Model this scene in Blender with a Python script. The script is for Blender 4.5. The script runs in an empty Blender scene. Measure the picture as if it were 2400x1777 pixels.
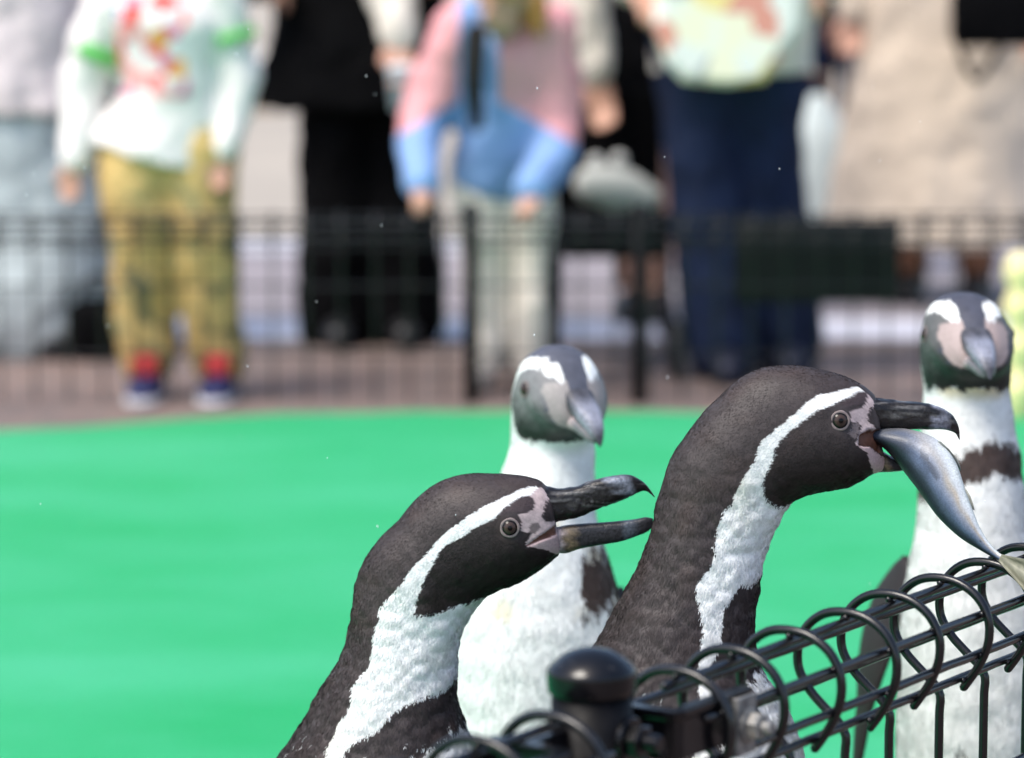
import bpy, bmesh, math, random
import numpy as np
from mathutils import Vector, Matrix

SC = bpy.context.scene
COL = SC.collection
rng = np.random.default_rng(7)
random.seed(7)
R = math.radians

# ------------------------------------------------------------------ camera
F = 7750.0                      # focal length in pixels of a 2400 px wide frame
H_CAM = 1.0
PITCH = math.atan(1005.5 / F)
cam = bpy.data.cameras.new('camera')
cam_o = bpy.data.objects.new('camera', cam)
COL.objects.link(cam_o)
cam_o.location = (0, 0, H_CAM)
cam_o.rotation_euler = (math.pi / 2 - PITCH, 0, 0)
cam.sensor_width = 36.0
cam.lens = F / 2400 * 36.0
cam.clip_start = 0.05
cam.clip_end = 1000
cam.dof.use_dof = True
cam.dof.focus_distance = 2.49
cam.dof.aperture_fstop = 4.9
cam.dof.aperture_blades = 0
SC.camera = cam_o

# ------------------------------------------------------------------ light
SUN_EL, SUN_ROT = R(59), R(232)  # high, from the left behind the camera
world = bpy.data.worlds.new('World')
SC.world = world
world.use_nodes = True
wn = world.node_tree
sky = wn.nodes.new('ShaderNodeTexSky')
sky.sky_type = 'NISHITA'
sky.sun_disc = False
sky.sun_elevation = SUN_EL
sky.sun_rotation = SUN_ROT
sky.air_density = 1.0
sky.dust_density = 2.5
wn.links.new(sky.outputs[0], wn.nodes['Background'].inputs['Color'])
wn.nodes['Background'].inputs['Strength'].default_value = 0.15
sun = bpy.data.lights.new('sun', 'SUN')
sun.energy = 2.0
sun.angle = R(24)
sun.color = (1.0, 0.95, 0.87)
sun_o = bpy.data.objects.new('sun', sun)
COL.objects.link(sun_o)
sd = Vector((math.sin(SUN_ROT) * math.cos(SUN_EL), math.cos(SUN_ROT) * math.cos(SUN_EL), math.sin(SUN_EL)))
sun_o.rotation_euler = (-sd).to_track_quat('-Z', 'Y').to_euler()
SC.view_settings.view_transform = 'Standard'
SC.view_settings.look = 'None'
SC.view_settings.exposure = 0.86
SC.view_settings.gamma = 1
SC.view_settings.use_curve_mapping = False
SC.render.engine = 'CYCLES'
SC.cycles.use_denoising = True
SC.cycles.denoiser = 'OPENIMAGEDENOISE'
SC.cycles.max_bounces = 8


# ------------------------------------------------------------------ helpers
def at(px, py, Y):
    """point on the plane y = Y seen at pixel (px, py) of the 2400 x 1777 photograph"""
    u, v = (px - 1200.0) / F, (888.5 - py) / F
    t = Y / (math.cos(PITCH) + v * math.sin(PITCH))
    return Vector((t * u, Y, H_CAM + t * (-math.sin(PITCH) + v * math.cos(PITCH))))


def at_np(px, py, Y):
    u, v = (px - 1200.0) / F, (888.5 - py) / F
    t = Y / (math.cos(PITCH) + v * math.sin(PITCH))
    return np.stack([t * u, np.full_like(t, Y), H_CAM + t * (-math.sin(PITCH) + v * math.cos(PITCH))], -1)


def tag(o, label=None, cat=None, group=None, kind=None):
    if label: o['label'] = label
    if cat: o['category'] = cat
    if group: o['group'] = group
    if kind: o['kind'] = kind
    return o


def empty(name, loc=(0, 0, 0), rz=0.0):
    o = bpy.data.objects.new(name, None)
    o.empty_display_size = 0.05
    COL.objects.link(o)
    o.location = loc
    o.rotation_euler = (0, 0, rz)
    return o


def link(name, me, mat=None, parent=None, smooth=True):
    o = bpy.data.objects.new(name, me)
    COL.objects.link(o)
    if mat is not None and not me.materials:
        me.materials.append(mat)
    if parent: o.parent = parent
    if smooth and len(me.polygons):
        me.polygons.foreach_set('use_smooth', np.ones(len(me.polygons), bool))
    return o


def copy_obj(o, parent=None):
    c = o.copy()
    COL.objects.link(c)
    c.parent = parent
    return c


def np_mesh(name, V, Fq, colors=None):
    me = bpy.data.meshes.new(name)
    V = np.asarray(V, np.float32)
    Fq = np.asarray(Fq, np.int32)
    k = Fq.shape[1]
    me.vertices.add(len(V)); me.vertices.foreach_set('co', V.ravel())
    me.loops.add(Fq.size); me.loops.foreach_set('vertex_index', Fq.ravel())
    me.polygons.add(len(Fq))
    me.polygons.foreach_set('loop_start', np.arange(0, Fq.size, k, dtype=np.int32))
    me.polygons.foreach_set('loop_total', np.full(len(Fq), k, np.int32))
    me.update(calc_edges=True)
    if colors is not None:
        a = me.color_attributes.new('Col', 'FLOAT_COLOR', 'POINT')
        c4 = np.ones((len(V), 4), np.float32); c4[:, :3] = colors
        a.data.foreach_set('color', c4.ravel())
    return me


def hash3(i, j, k, seed=0):
    n = (i.astype(np.int64) * 374761393 + j.astype(np.int64) * 668265263 + k.astype(np.int64) * 2147483647 + seed * 1274126177) & 0xffffffff
    n = ((n ^ (n >> 13)) * 1274126177) & 0xffffffff
    n = (n ^ (n >> 16)) & 0xffffff
    return n / float(0xffffff)


def vnoise(P, scale=1.0, seed=0):
    P = np.asarray(P, float) * scale + 1000.0
    b = np.floor(P).astype(np.int64); f = P - b
    f = f * f * (3 - 2 * f)
    out = 0
    for dx in (0, 1):
        for dy in (0, 1):
            for dz in (0, 1):
                w = (f[..., 0] if dx else 1 - f[..., 0]) * (f[..., 1] if dy else 1 - f[..., 1]) * (f[..., 2] if dz else 1 - f[..., 2])
                out = out + w * hash3(b[..., 0] + dx, b[..., 1] + dy, b[..., 2] + dz, seed)
    return out * 2 - 1


def spline(K, n, chord_cols=None):
    """non-uniform Catmull-Rom through the rows of K, n samples, evenly by chord"""
    K = np.asarray(K, float)
    C = K if chord_cols is None else chord_cols
    d = np.maximum(np.linalg.norm(np.diff(C, axis=0), axis=1), 1e-6)
    t = np.concatenate([[0], np.cumsum(d)])
    m = np.zeros_like(K)
    m[1:-1] = ((K[2:] - K[1:-1]) / d[1:, None] * d[:-1, None] + (K[1:-1] - K[:-2]) / d[:-1, None] * d[1:, None]) / (d[:-1] + d[1:])[:, None]
    m[0] = (K[1] - K[0]) / d[0]; m[-1] = (K[-1] - K[-2]) / d[-1]
    s = np.linspace(0, t[-1], n)
    i = np.clip(np.searchsorted(t, s, side='right') - 1, 0, len(d) - 1)
    h = d[i][:, None]; u = ((s - t[i]) / d[i])[:, None]
    return ((2 * u**3 - 3 * u**2 + 1) * K[i] + (u**3 - 2 * u**2 + u) * h * m[i] + (-2 * u**3 + 3 * u**2) * K[i + 1] + (u**3 - u**2) * h * m[i + 1])


def inpoly(x, y, poly):
    poly = np.asarray(poly, float)
    r = np.zeros(x.shape, bool)
    xj, yj = poly[-1]
    for xi, yi in poly:
        c = ((yi > y) != (yj > y)) & (x < (xj - xi) * (y - yi) / (yj - yi + 1e-12) + xi)
        r ^= c
        xj, yj = xi, yi
    return r


def tube_data(pts, radii, sides=12, n=None, flat=1.0, cap=True, flat_start=False):
    pts = np.asarray(pts, float)
    radii = np.full(len(pts), radii, float) if np.isscalar(radii) else np.asarray(radii, float)
    if n: 
        K = spline(np.column_stack([pts, radii]), n)
        pts, radii = K[:, :3], K[:, 3]
    T = np.gradient(pts, axis=0); T /= np.linalg.norm(T, axis=1)[:, None] + 1e-12
    ref = np.array([0, 1, 0.0]) if abs(T[0][1]) < 0.9 else np.array([1.0, 0, 0])
    N = np.zeros_like(pts); u = ref
    for i in range(len(pts)):
        u = u - T[i] * np.dot(u, T[i]); u /= np.linalg.norm(u) + 1e-12; N[i] = u
    B = np.cross(T, N)
    rows = [(pts[i], radii[i], N[i], B[i]) for i in range(len(pts))]
    if cap:
        a = [(pts[0] - T[0] * radii[0] * math.sin(q), radii[0] * math.cos(q), N[0], B[0]) for q in (1.45, 1.0, 0.5)]
        b = [(pts[-1] + T[-1] * radii[-1] * math.sin(q), radii[-1] * math.cos(q), N[-1], B[-1]) for q in (0.5, 1.0, 1.45)]
        rows = (rows if flat_start else a + rows) + b
    ang = np.linspace(0, 2 * math.pi, sides, endpoint=False)
    V = np.array([c + r * (np.cos(ang)[:, None] * nn + np.sin(ang)[:, None] * bb) for c, r, nn, bb in rows])
    if flat != 1.0:
        cy = np.array([c[1] for c, *_ in rows])[:, None]
        V[..., 1] = cy + (V[..., 1] - cy) * flat
    m = len(rows)
    I = np.arange(m * sides).reshape(m, sides)
    Q = np.stack([I[:-1], np.roll(I, -1, 1)[:-1], np.roll(I, -1, 1)[1:], I[1:]], -1).reshape(-1, 4)
    faces = [tuple(q) for q in Q] + [tuple(I[0][::-1]), tuple(I[-1])]
    return [tuple(v) for v in V.reshape(-1, 3)], faces


def join_data(parts):
    V, Fs = [], []
    for v, f in parts:
        b = len(V); V += list(v); Fs += [tuple(i + b for i in q) for q in f]
    return V, Fs


def mesh_from(name, data):
    me = bpy.data.meshes.new(name)
    me.from_pydata(data[0], [], data[1]); me.update()
    return me


def box_data(c, s, rz=0.0, bev=0.0):
    bm = bmesh.new()
    bmesh.ops.create_cube(bm, size=1.0)
    bmesh.ops.scale(bm, vec=s, verts=bm.verts)
    if bev:
        bmesh.ops.bevel(bm, geom=bm.edges[:], offset=bev, segments=2, affect='EDGES', profile=0.5)
    bmesh.ops.rotate(bm, cent=(0, 0, 0), matrix=Matrix.Rotation(rz, 3, 'Z'), verts=bm.verts)
    bmesh.ops.translate(bm, vec=c, verts=bm.verts)
    bm.verts.index_update()
    d = ([tuple(v.co) for v in bm.verts], [tuple(v.index for v in f.verts) for f in bm.faces])
    bm.free()
    return d


def lathe_data(prof, sides=48, M=None):
    ang = np.linspace(0, 2 * math.pi, sides, endpoint=False)
    V = [(r * math.cos(a), r * math.sin(a), z) for r, z in prof for a in ang]
    if M is not None: V = [tuple(M @ Vector(v)) for v in V]
    Fs = []
    for i in range(len(prof) - 1):
        for j in range(sides):
            k = (j + 1) % sides
            Fs.append((i * sides + j, i * sides + k, (i + 1) * sides + k, (i + 1) * sides + j))
    Fs.append(tuple(range(sides))[::-1]); Fs.append(tuple(range((len(prof) - 1) * sides, len(prof) * sides)))
    return V, Fs


# ------------------------------------------------------------------ materials
def new_mat(name):
    m = bpy.data.materials.new(name); m.use_nodes = True
    nt = m.node_tree
    return m, nt, nt.nodes['Principled BSDF']


def N(nt, typ, **kw):
    n = nt.nodes.new(typ)
    for k, v in kw.items():
        if k in n.inputs: n.inputs[k].default_value = v
        else: setattr(n, k, v)
    return n


def ramp(nt, fac, stops, interp='LINEAR'):
    r = nt.nodes.new('ShaderNodeValToRGB')
    r.color_ramp.interpolation = interp
    e = r.color_ramp.elements
    while len(e) < len(stops): e.new(0.5)
    for el, (p, c) in zip(e, stops):
        el.position = p; el.color = (*c, 1) if len(c) == 3 else c
    nt.links.new(fac, r.inputs[0])
    return r


def simple(name, col, rough=0.6, spec=0.5, var=0.12, scale=30.0, bump=0.15, dist=0.002, metallic=0.0, coat=0.0, sheen=0.0):
    m, nt, b = new_mat(name)
    tc = N(nt, 'ShaderNodeTexCoord')
    nz = N(nt, 'ShaderNodeTexNoise', Scale=scale, Detail=5.0, Roughness=0.6)
    nt.links.new(tc.outputs['Object'], nz.inputs['Vector'])
    c0 = tuple(max(0, c * (1 - var)) for c in col); c1 = tuple(min(1, c * (1 + var)) for c in col)
    r = ramp(nt, nz.outputs['Fac'], [(0.3, c0), (0.7, c1)])
    nt.links.new(r.outputs[0], b.inputs['Base Color'])
    rr = ramp(nt, nz.outputs['Fac'], [(0.3, (rough * 0.85,) * 3), (0.7, (min(1, rough * 1.15),) * 3)])
    nt.links.new(rr.outputs[0], b.inputs['Roughness'])
    b.inputs['Specular IOR Level'].default_value = spec
    b.inputs['Metallic'].default_value = metallic
    b.inputs['Coat Weight'].default_value = coat
    b.inputs['Sheen Weight'].default_value = sheen
    if bump:
        bp = N(nt, 'ShaderNodeBump', Strength=bump, Distance=dist)
        nt.links.new(nz.outputs['Fac'], bp.inputs['Height'])
        nt.links.new(bp.outputs[0], b.inputs['Normal'])
    return m


def attr_mat(name, rough=0.6, spec=0.3, nscale=900.0, namp=0.15, bump=0.2, dist=0.0004, coat=0.0, sheen=0.0):
    m, nt, b = new_mat(name)
    at_ = N(nt, 'ShaderNodeAttribute', attribute_name='Col')
    tc = N(nt, 'ShaderNodeTexCoord')
    nz = N(nt, 'ShaderNodeTexNoise', Scale=nscale, Detail=4.0)
    nt.links.new(tc.outputs['Object'], nz.inputs['Vector'])
    r = ramp(nt, nz.outputs['Fac'], [(0.3, (1 - namp,) * 3), (0.7, (1 + namp,) * 3)])
    mx = N(nt, 'ShaderNodeMix', data_type='RGBA', blend_type='MULTIPLY')
    mx.inputs[0].default_value = 1.0
    nt.links.new(at_.outputs['Color'], mx.inputs[6]); nt.links.new(r.outputs[0], mx.inputs[7])
    nt.links.new(mx.outputs[2], b.inputs['Base Color'])
    b.inputs['Roughness'].default_value = rough
    b.inputs['Specular IOR Level'].default_value = spec
    b.inputs['Coat Weight'].default_value = coat
    b.inputs['Sheen Weight'].default_value = sheen
    if bump:
        bp = N(nt, 'ShaderNodeBump', Strength=bump, Distance=dist)
        nt.links.new(nz.outputs['Fac'], bp.inputs['Height'])
        nt.links.new(bp.outputs[0], b.inputs['Normal'])
    return m


M_SKIN = attr_mat('bird_skin', 0.55, 0.35, 700, 0.12, 0.35)
M_FEATHER = attr_mat('plumage', 0.55, 0.3, 1500, 0.1, 0.0)
M_BILL = attr_mat('bill_horn', 0.40, 0.38, 420, 0.4, 0.7, 0.0008)
M_FISH = attr_mat('fish_skin', 0.42, 0.4, 700, 0.2, 0.4, 0.0005, coat=0.06)
M_FIN = attr_mat('fish_fin', 0.45, 0.4, 300, 0.15, 0.2)
M_WIRE = simple('black_plastic_coated_wire', (0.003, 0.003, 0.004), 0.22, 0.5, 0.4, 160, 0.25, 0.0006)
M_CAST = simple('black_painted_steel', (0.003, 0.003, 0.004), 0.2, 0.36, 0.35, 90, 0.3, 0.0006)


def galvanised():
    m, nt, b = new_mat('weathered_galvanised_steel')
    tc = N(nt, 'ShaderNodeTexCoord')
    n1 = N(nt, 'ShaderNodeTexNoise', Scale=110.0, Detail=6.0, Roughness=0.7)
    n2 = N(nt, 'ShaderNodeTexNoise', Scale=55.0, Detail=4.0)
    nt.links.new(tc.outputs['Object'], n1.inputs['Vector']); nt.links.new(tc.outputs['Object'], n2.inputs['Vector'])
    r = ramp(nt, n1.outputs['Fac'], [(0.3, (0.03, 0.03, 0.035)), (0.45, (0.16, 0.16, 0.155)), (0.62, (0.30, 0.29, 0.27)), (0.75, (0.2, 0.11, 0.06))])
    nt.links.new(r.outputs[0], b.inputs['Base Color'])
    b.inputs['Metallic'].default_value = 0.45
    rr = ramp(nt, n2.outputs['Fac'], [(0.3, (0.35,) * 3), (0.7, (0.7,) * 3)])
    nt.links.new(rr.outputs[0], b.inputs['Roughness'])
    bp = N(nt, 'ShaderNodeBump', Strength=0.5, Distance=0.0008)
    nt.links.new(n1.outputs['Fac'], bp.inputs['Height']); nt.links.new(bp.outputs[0], b.inputs['Normal'])
    return m


M_GALV = galvanised()


def wear(m, scale, lo, hi, rgb):
    """sparse worn and rusty specks mixed over a coating"""
    nt = m.node_tree; b = nt.nodes['Principled BSDF']
    src = b.inputs['Base Color'].links[0].from_socket
    tc = N(nt, 'ShaderNodeTexCoord'); nz = N(nt, 'ShaderNodeTexNoise', Scale=scale, Detail=5.0, Roughness=0.65)
    nt.links.new(tc.outputs['Object'], nz.inputs['Vector'])
    r = ramp(nt, nz.outputs['Fac'], [(lo, (0, 0, 0)), (hi, (1, 1, 1))])
    mx = N(nt, 'ShaderNodeMix', data_type='RGBA'); mx.inputs[7].default_value = (*rgb, 1)
    nt.links.new(r.outputs[0], mx.inputs[0]); nt.links.new(src, mx.inputs[6]); nt.links.new(mx.outputs[2], b.inputs['Base Color'])


wear(M_WIRE, 38.0, 0.66, 0.74, (0.045, 0.032, 0.028))
M_SHAFT = simple('matt_black_paint', (0.004, 0.004, 0.005), 0.5, 0.12, 0.35, 90, 0.3, 0.0006)
wear(M_SHAFT, 60.0, 0.64, 0.76, (0.05, 0.05, 0.052))
wear(M_CAST, 60.0, 0.62, 0.74, (0.06, 0.058, 0.058))


def eye_mat():
    m, nt, b = new_mat('bird_eye')
    tc = N(nt, 'ShaderNodeTexCoord')
    sep = N(nt, 'ShaderNodeSeparateXYZ')
    nt.links.new(tc.outputs['Object'], sep.inputs[0])
    vec = N(nt, 'ShaderNodeCombineXYZ')
    nt.links.new(sep.outputs[0], vec.inputs[0]); nt.links.new(sep.outputs[1], vec.inputs[1])
    ln = N(nt, 'ShaderNodeVectorMath', operation='LENGTH')
    nt.links.new(vec.outputs[0], ln.inputs[0])
    mu = N(nt, 'ShaderNodeMath', operation='MULTIPLY'); mu.inputs[1].default_value = 1 / 0.0062
    nt.links.new(ln.outputs['Value'], mu.inputs[0])
    r = ramp(nt, mu.outputs[0], [(0.0, (0.002, 0.002, 0.002)), (0.27, (0.002, 0.002, 0.002)), (0.32, (0.035, 0.022, 0.018)), (0.55, (0.055, 0.036, 0.03)), (0.74, (0.035, 0.024, 0.022)), (0.8, (0.004, 0.004, 0.004)), (1.0, (0.004, 0.004, 0.004))])
    nt.links.new(r.outputs[0], b.inputs['Base Color'])
    b.inputs['Roughness'].default_value = 0.16
    b.inputs['Specular IOR Level'].default_value = 0.22
    return m


M_EYE = eye_mat()


# ------------------------------------------------------------------ ground
def turf_mat():
    m, nt, b = new_mat('green_artificial_turf')
    tc = N(nt, 'ShaderNodeTexCoord')
    mp = N(nt, 'ShaderNodeMapping'); mp.inputs['Scale'].default_value = (0.8, 1.6, 1.0)
    n1 = N(nt, 'ShaderNodeTexNoise', Scale=1.3, Detail=6.0, Roughness=0.65)
    n2 = N(nt, 'ShaderNodeTexNoise', Scale=260.0, Detail=3.0)
    nt.links.new(tc.outputs['Object'], mp.inputs[0]); nt.links.new(mp.outputs[0], n1.inputs['Vector'])
    nt.links.new(tc.outputs['Object'], n2.inputs['Vector'])
    r = ramp(nt, n1.outputs['Fac'], [(0.3, (0.011, 0.385, 0.118)), (0.7, (0.056, 0.47, 0.22))])
    r2 = ramp(nt, n2.outputs['Fac'], [(0.3, (0.75,) * 3), (0.7, (1.0,) * 3)])
    mx = N(nt, 'ShaderNodeMix', data_type='RGBA', blend_type='MULTIPLY'); mx.inputs[0].default_value = 1.0
    nt.links.new(r.outputs[0], mx.inputs[6]); nt.links.new(r2.outputs[0], mx.inputs[7])
    nt.links.new(mx.outputs[2], b.inputs['Base Color'])
    b.inputs['Roughness'].default_value = 0.6
    b.inputs['Specular IOR Level'].default_value = 0.3
    bp = N(nt, 'ShaderNodeBump', Strength=0.6, Distance=0.006)
    nt.links.new(n2.outputs['Fac'], bp.inputs['Height']); nt.links.new(bp.outputs[0], b.inputs['Normal'])
    return m


def brick_mat():
    m, nt, b = new_mat('brown_block_paving')
    tc = N(nt, 'ShaderNodeTexCoord')
    br = N(nt, 'ShaderNodeTexBrick', Scale=1.0)
    br.inputs['Color1'].default_value = (0.20, 0.145, 0.125, 1)
    br.inputs['Color2'].default_value = (0.15, 0.115, 0.105, 1)
    br.inputs['Mortar'].default_value = (0.12, 0.11, 0.105, 1)
    br.inputs['Mortar Size'].default_value = 0.006
    br.inputs['Brick Width'].default_value = 0.2
    br.inputs['Row Height'].default_value = 0.1
    nz = N(nt, 'ShaderNodeTexNoise', Scale=1.3, Detail=6.0)
    nt.links.new(tc.outputs['Object'], br.inputs['Vector']); nt.links.new(tc.outputs['Object'], nz.inputs['Vector'])
    r = ramp(nt, nz.outputs['Fac'], [(0.3, (0.8, 0.8, 0.82)), (0.7, (1.2, 1.12, 1.08))])
    mx = N(nt, 'ShaderNodeMix', data_type='RGBA', blend_type='MULTIPLY'); mx.inputs[0].default_value = 1.0
    nt.links.new(br.outputs['Color'], mx.inputs[6]); nt.links.new(r.outputs[0], mx.inputs[7])
    nt.links.new(mx.outputs[2], b.inputs['Base Color'])
    b.inputs['Roughness'].default_value = 0.8
    return m


def sheet(name, x0, x1, y0, y1, z, mat):
    me = mesh_from(name, ([(x0, y0, z), (x1, y0, z), (x1, y1, z), (x0, y1, z)], [(0, 1, 2, 3)]))
    return tag(link(name, me, mat, smooth=False), kind='structure')


sheet('ground', -300, 300, -60, 600, 0.0, simple('beige_paving', (0.36, 0.315, 0.26), 0.8, 0.3, 0.12, 1.2, 0.1))
sheet('brick_pavement', -40, 40, -20, 8.44, 0.004, brick_mat())
sheet('painted_line', -40, 40, 8.44, 8.92, 0.008, simple('white_line_paint', (0.52, 0.52, 0.58), 0.6, 0.4, 0.1, 4, 0.1))
sheet('pavement', -40, 40, 8.92, 10.9, 0.004, simple('mauve_grey_paving', (0.255, 0.225, 0.235), 0.8, 0.3, 0.1, 3, 0.1))
sheet('painted_line', -40, 40, 10.9, 11.5, 0.008, simple('white_kerb_paint', (0.52, 0.50, 0.53), 0.6, 0.4, 0.1, 4, 0.1))


def build_turf():
    """the mat ends at the near fence line on the camera's side and has a slightly wavy back edge"""
    key_x = [-6, -1.2, -1.06, -0.85, -0.6, -0.2, 0.3, 1.1, 6]
    key_y = [6.74, 6.75, 6.76, 6.86, 6.98, 7.07, 7.05, 6.98, 6.9]
    back = lambda x: float(np.interp(x, key_x, key_y)) + 0.012 * math.sin(x * 9.1) + 0.008 * math.sin(x * 23)
    xs = np.linspace(-6, 3.4, 95)
    V, Fs = [], []
    k = 8
    for x in xs:
        y0 = 2.1845 + (x - 0.1885 - 0.03) * 0.06245 / 0.04154      # near fence line
        yb = max(back(x), y0 + 0.05)
        V += [(x, y0, 0.001), (x, y0 + 0.006, 0.016), (x, y0 + (yb - y0) * 0.33, 0.016), (x, y0 + (yb - y0) * 0.66, 0.016), (x, yb - 0.03, 0.016), (x, yb - 0.012, 0.016), (x, yb, 0.008), (x, yb, 0.001)]
    for i in range(len(xs) - 1):
        for j in range(k - 1):
            Fs.append((i * k + j, (i + 1) * k + j, (i + 1) * k + j + 1, i * k + j + 1))
    o = link('turf_mat', mesh_from('turf_mat', (V, Fs)), turf_mat())
    tag(o, 'bright green artificial turf mat covering the penguin enclosure', None, kind='structure')


build_turf()
TURF_Z = 0.016

# ------------------------------------------------------------------ penguins
S = 2.126
DARK = np.array([0.043, 0.0335, 0.0335]); FACE = np.array([0.016, 0.0112, 0.0108])
WHITE = np.array([0.80, 0.81, 0.80]); PINK = np.array([0.46, 0.37, 0.365]); GREY = np.array([0.16, 0.13, 0.13])


def loft_penguin(st, n_i, n_j, mapf, unit, expo=2.15):
    """st rows: dorsal a,b, ventral a,b, half width in cm; returns P, pattern coords"""
    st = np.asarray(st, float)
    mid = (st[:, :2] + st[:, 2:4]) / 2
    K = spline(st, n_i, mid)
    ph = np.linspace(0, 2 * math.pi, n_j, endpoint=False)
    ce, se = np.cos(ph), np.sin(ph)
    ca = np.sign(ce) * np.abs(ce) ** (2 / expo); sa = np.sign(se) * np.abs(se) ** (2 / expo)
    c = (K[:, None, 0:2] + K[:, None, 2:4]) / 2 + (K[:, None, 0:2] - K[:, None, 2:4]) / 2 * ca[None, :, None]
    lat = K[:, None, 4] * sa[None, :] * 0.01
    P = mapf(c[..., 0], c[..., 1], lat)
    c = np.concatenate([c, lat[..., None] * 100], -1)
    return P, c, lat, K


def grid_normals(P):
    di = np.gradient(P, axis=0); dj = np.roll(P, -1, 1) - np.roll(P, 1, 1)
    n = np.cross(di, dj); n /= np.linalg.norm(n, axis=-1, keepdims=True) + 1e-12
    cen = P.mean(axis=1, keepdims=True)
    if ((P - cen) * n).sum() < 0: n = -n
    return n, di


def body_mesh(name, P, colors):
    ni, nj = P.shape[:2]
    I = np.arange(ni * nj).reshape(ni, nj)
    Q = np.stack([I[:-1], np.roll(I, -1, 1)[:-1], np.roll(I, -1, 1)[1:], I[1:]], -1).reshape(-1, 4)
    V = np.concatenate([P.reshape(-1, 3), P[0].mean(0)[None], P[-1].mean(0)[None]])
    c = np.concatenate([colors.reshape(-1, 3), colors[0].mean(0)[None], colors[-1].mean(0)[None]])
    a, b = ni * nj, ni * nj + 1
    J = np.roll(I, -1, 1)
    ends = np.concatenate([np.stack([J[0], I[0], np.full(nj, a), np.full(nj, a)], -1)[:, :3], np.stack([I[-1], J[-1], np.full(nj, b)], -1)])
    tri = np.concatenate([Q[:, [0, 1, 2]], Q[:, [0, 2, 3]], ends])
    return np_mesh(name, V, tri, c)


def feathers(name, P, pat, colorf, count, keep, length, width, seed, tilt=0.35):
    """many small overlapping barbs lying backwards over the skin, one mesh"""
    r = np.random.default_rng(seed)
    ni, nj = P.shape[:2]
    Nn, di = grid_normals(P)
    e1 = np.linalg.norm(P[1:] - P[:-1], axis=-1); e2 = np.linalg.norm(np.roll(P, -1, 1) - P, axis=-1)[:-1]
    area = (e1 * e2) * keep[:-1]
    p = area.ravel() / area.sum()
    idx = r.choice(len(p), count, p=p)
    i, j = idx // nj, idx % nj
    u, v = r.random(count)[:, None], r.random(count)[:, None]
    j2 = (j + 1) % nj

    def bil(A): return (A[i, j] * (1 - u) + A[i + 1, j] * u) * (1 - v) + (A[i, j2] * (1 - u) + A[i + 1, j2] * u) * v
    root, nor, t, pc = bil(P), bil(Nn), -bil(di), bil(pat)
    nor /= np.linalg.norm(nor, axis=1)[:, None]
    t -= nor * (t * nor).sum(1)[:, None]; t /= np.linalg.norm(t, axis=1)[:, None] + 1e-12
    s = np.cross(nor, t)
    clump = vnoise(root, 90, seed)[:, None]
    a = (r.normal(0, 0.16, (count, 1)) + 0.35 * clump)
    t, s = t * np.cos(a) + s * np.sin(a), s * np.cos(a) - t * np.sin(a)
    col, skip = colorf(pc[:, 0], pc[:, 1], root, nor, pc[:, 2])
    L = (length(root, pc)[:, None] * (0.7 + 0.6 * r.random((count, 1))))
    W = (width * (0.7 + 0.6 * r.random((count, 1))))
    lift = L * tilt * (0.25 + 0.75 * r.random((count, 1))) * (1 + 0.5 * clump)
    roll = r.normal(0, 0.12, (count, 1)) * W
    v0 = root - nor * 0.0003
    v1 = root + t * L * 0.5 + s * W * 0.5 + nor * (lift * 0.5 + roll)
    v2 = root + t * L + nor * lift * 0.75
    v3 = root + t * L * 0.5 - s * W * 0.5 + nor * (lift * 0.5 - roll)
    ok = ~skip
    V = np.stack([v0, v3, v2, v1], 1)[ok].reshape(-1, 3)
    n = ok.sum()
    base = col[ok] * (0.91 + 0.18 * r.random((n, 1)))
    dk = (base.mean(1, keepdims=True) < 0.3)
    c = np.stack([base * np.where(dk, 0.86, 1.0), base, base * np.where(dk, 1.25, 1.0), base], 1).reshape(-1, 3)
    me = np_mesh(name, V, np.arange(n * 4).reshape(n, 4), np.clip(c, 0, 1))
    nj_ = nor[ok] + r.normal(0, 0.07, (n, 3)) + t[ok] * 0.08
    nj_ /= np.linalg.norm(nj_, axis=1)[:, None]
    me.polygons.foreach_set('use_smooth', np.ones(n, bool))
    me.normals_split_custom_set_from_vertices(np.repeat(nj_, 4, 0).tolist())
    return me


def bill_mesh(name, st, mapf, colf, n_i=60, n_j=28, ridge=0.0003, expo=2.9):
    P, c, lat, K = loft_penguin(st, n_i, n_j, mapf, 1, expo)
    Nn, di = grid_normals(P)
    u = np.linspace(0, 1, n_i)[:, None] + np.zeros((1, n_j))
    q = np.stack([u * 9, c[..., 1] * 0.12 * (c[..., 1].std() > 3) + c[..., 1] * 6 * (c[..., 1].std() <= 3), lat * 500], -1)
    P = P + Nn * (vnoise(q, 1.3, 3) * ridge * (1 - u))[..., None]
    return body_mesh(name, P, colf(u, c, lat))


def sphere_data(r, seg=24, rings=14, sz=1.0):
    prof = [(max(1e-5, r * math.sin(a)), -r * math.cos(a) * sz) for a in np.linspace(0, math.pi, rings)]
    return lathe_data(prof, seg)


def torus_mesh(name, Rm, r, flat=0.6, seg=40, k=10):
    V, Fs = [], []
    for i in range(seg):
        a = 2 * math.pi * i / seg
        rr = r * (1 + 0.15 * math.sin(a * 5 + 1) )
        for j in range(k):
            b = 2 * math.pi * j / k
            V.append(((Rm + rr * math.cos(b)) * math.cos(a), (Rm + rr * math.cos(b)) * math.sin(a), rr * math.sin(b) * flat))
    for i in range(seg):
        for j in range(k):
            Fs.append((i * k + j, ((i + 1) % seg) * k + j, ((i + 1) % seg) * k + (j + 1) % k, i * k + (j + 1) % k))
    return mesh_from(name, (V, Fs))


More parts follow.
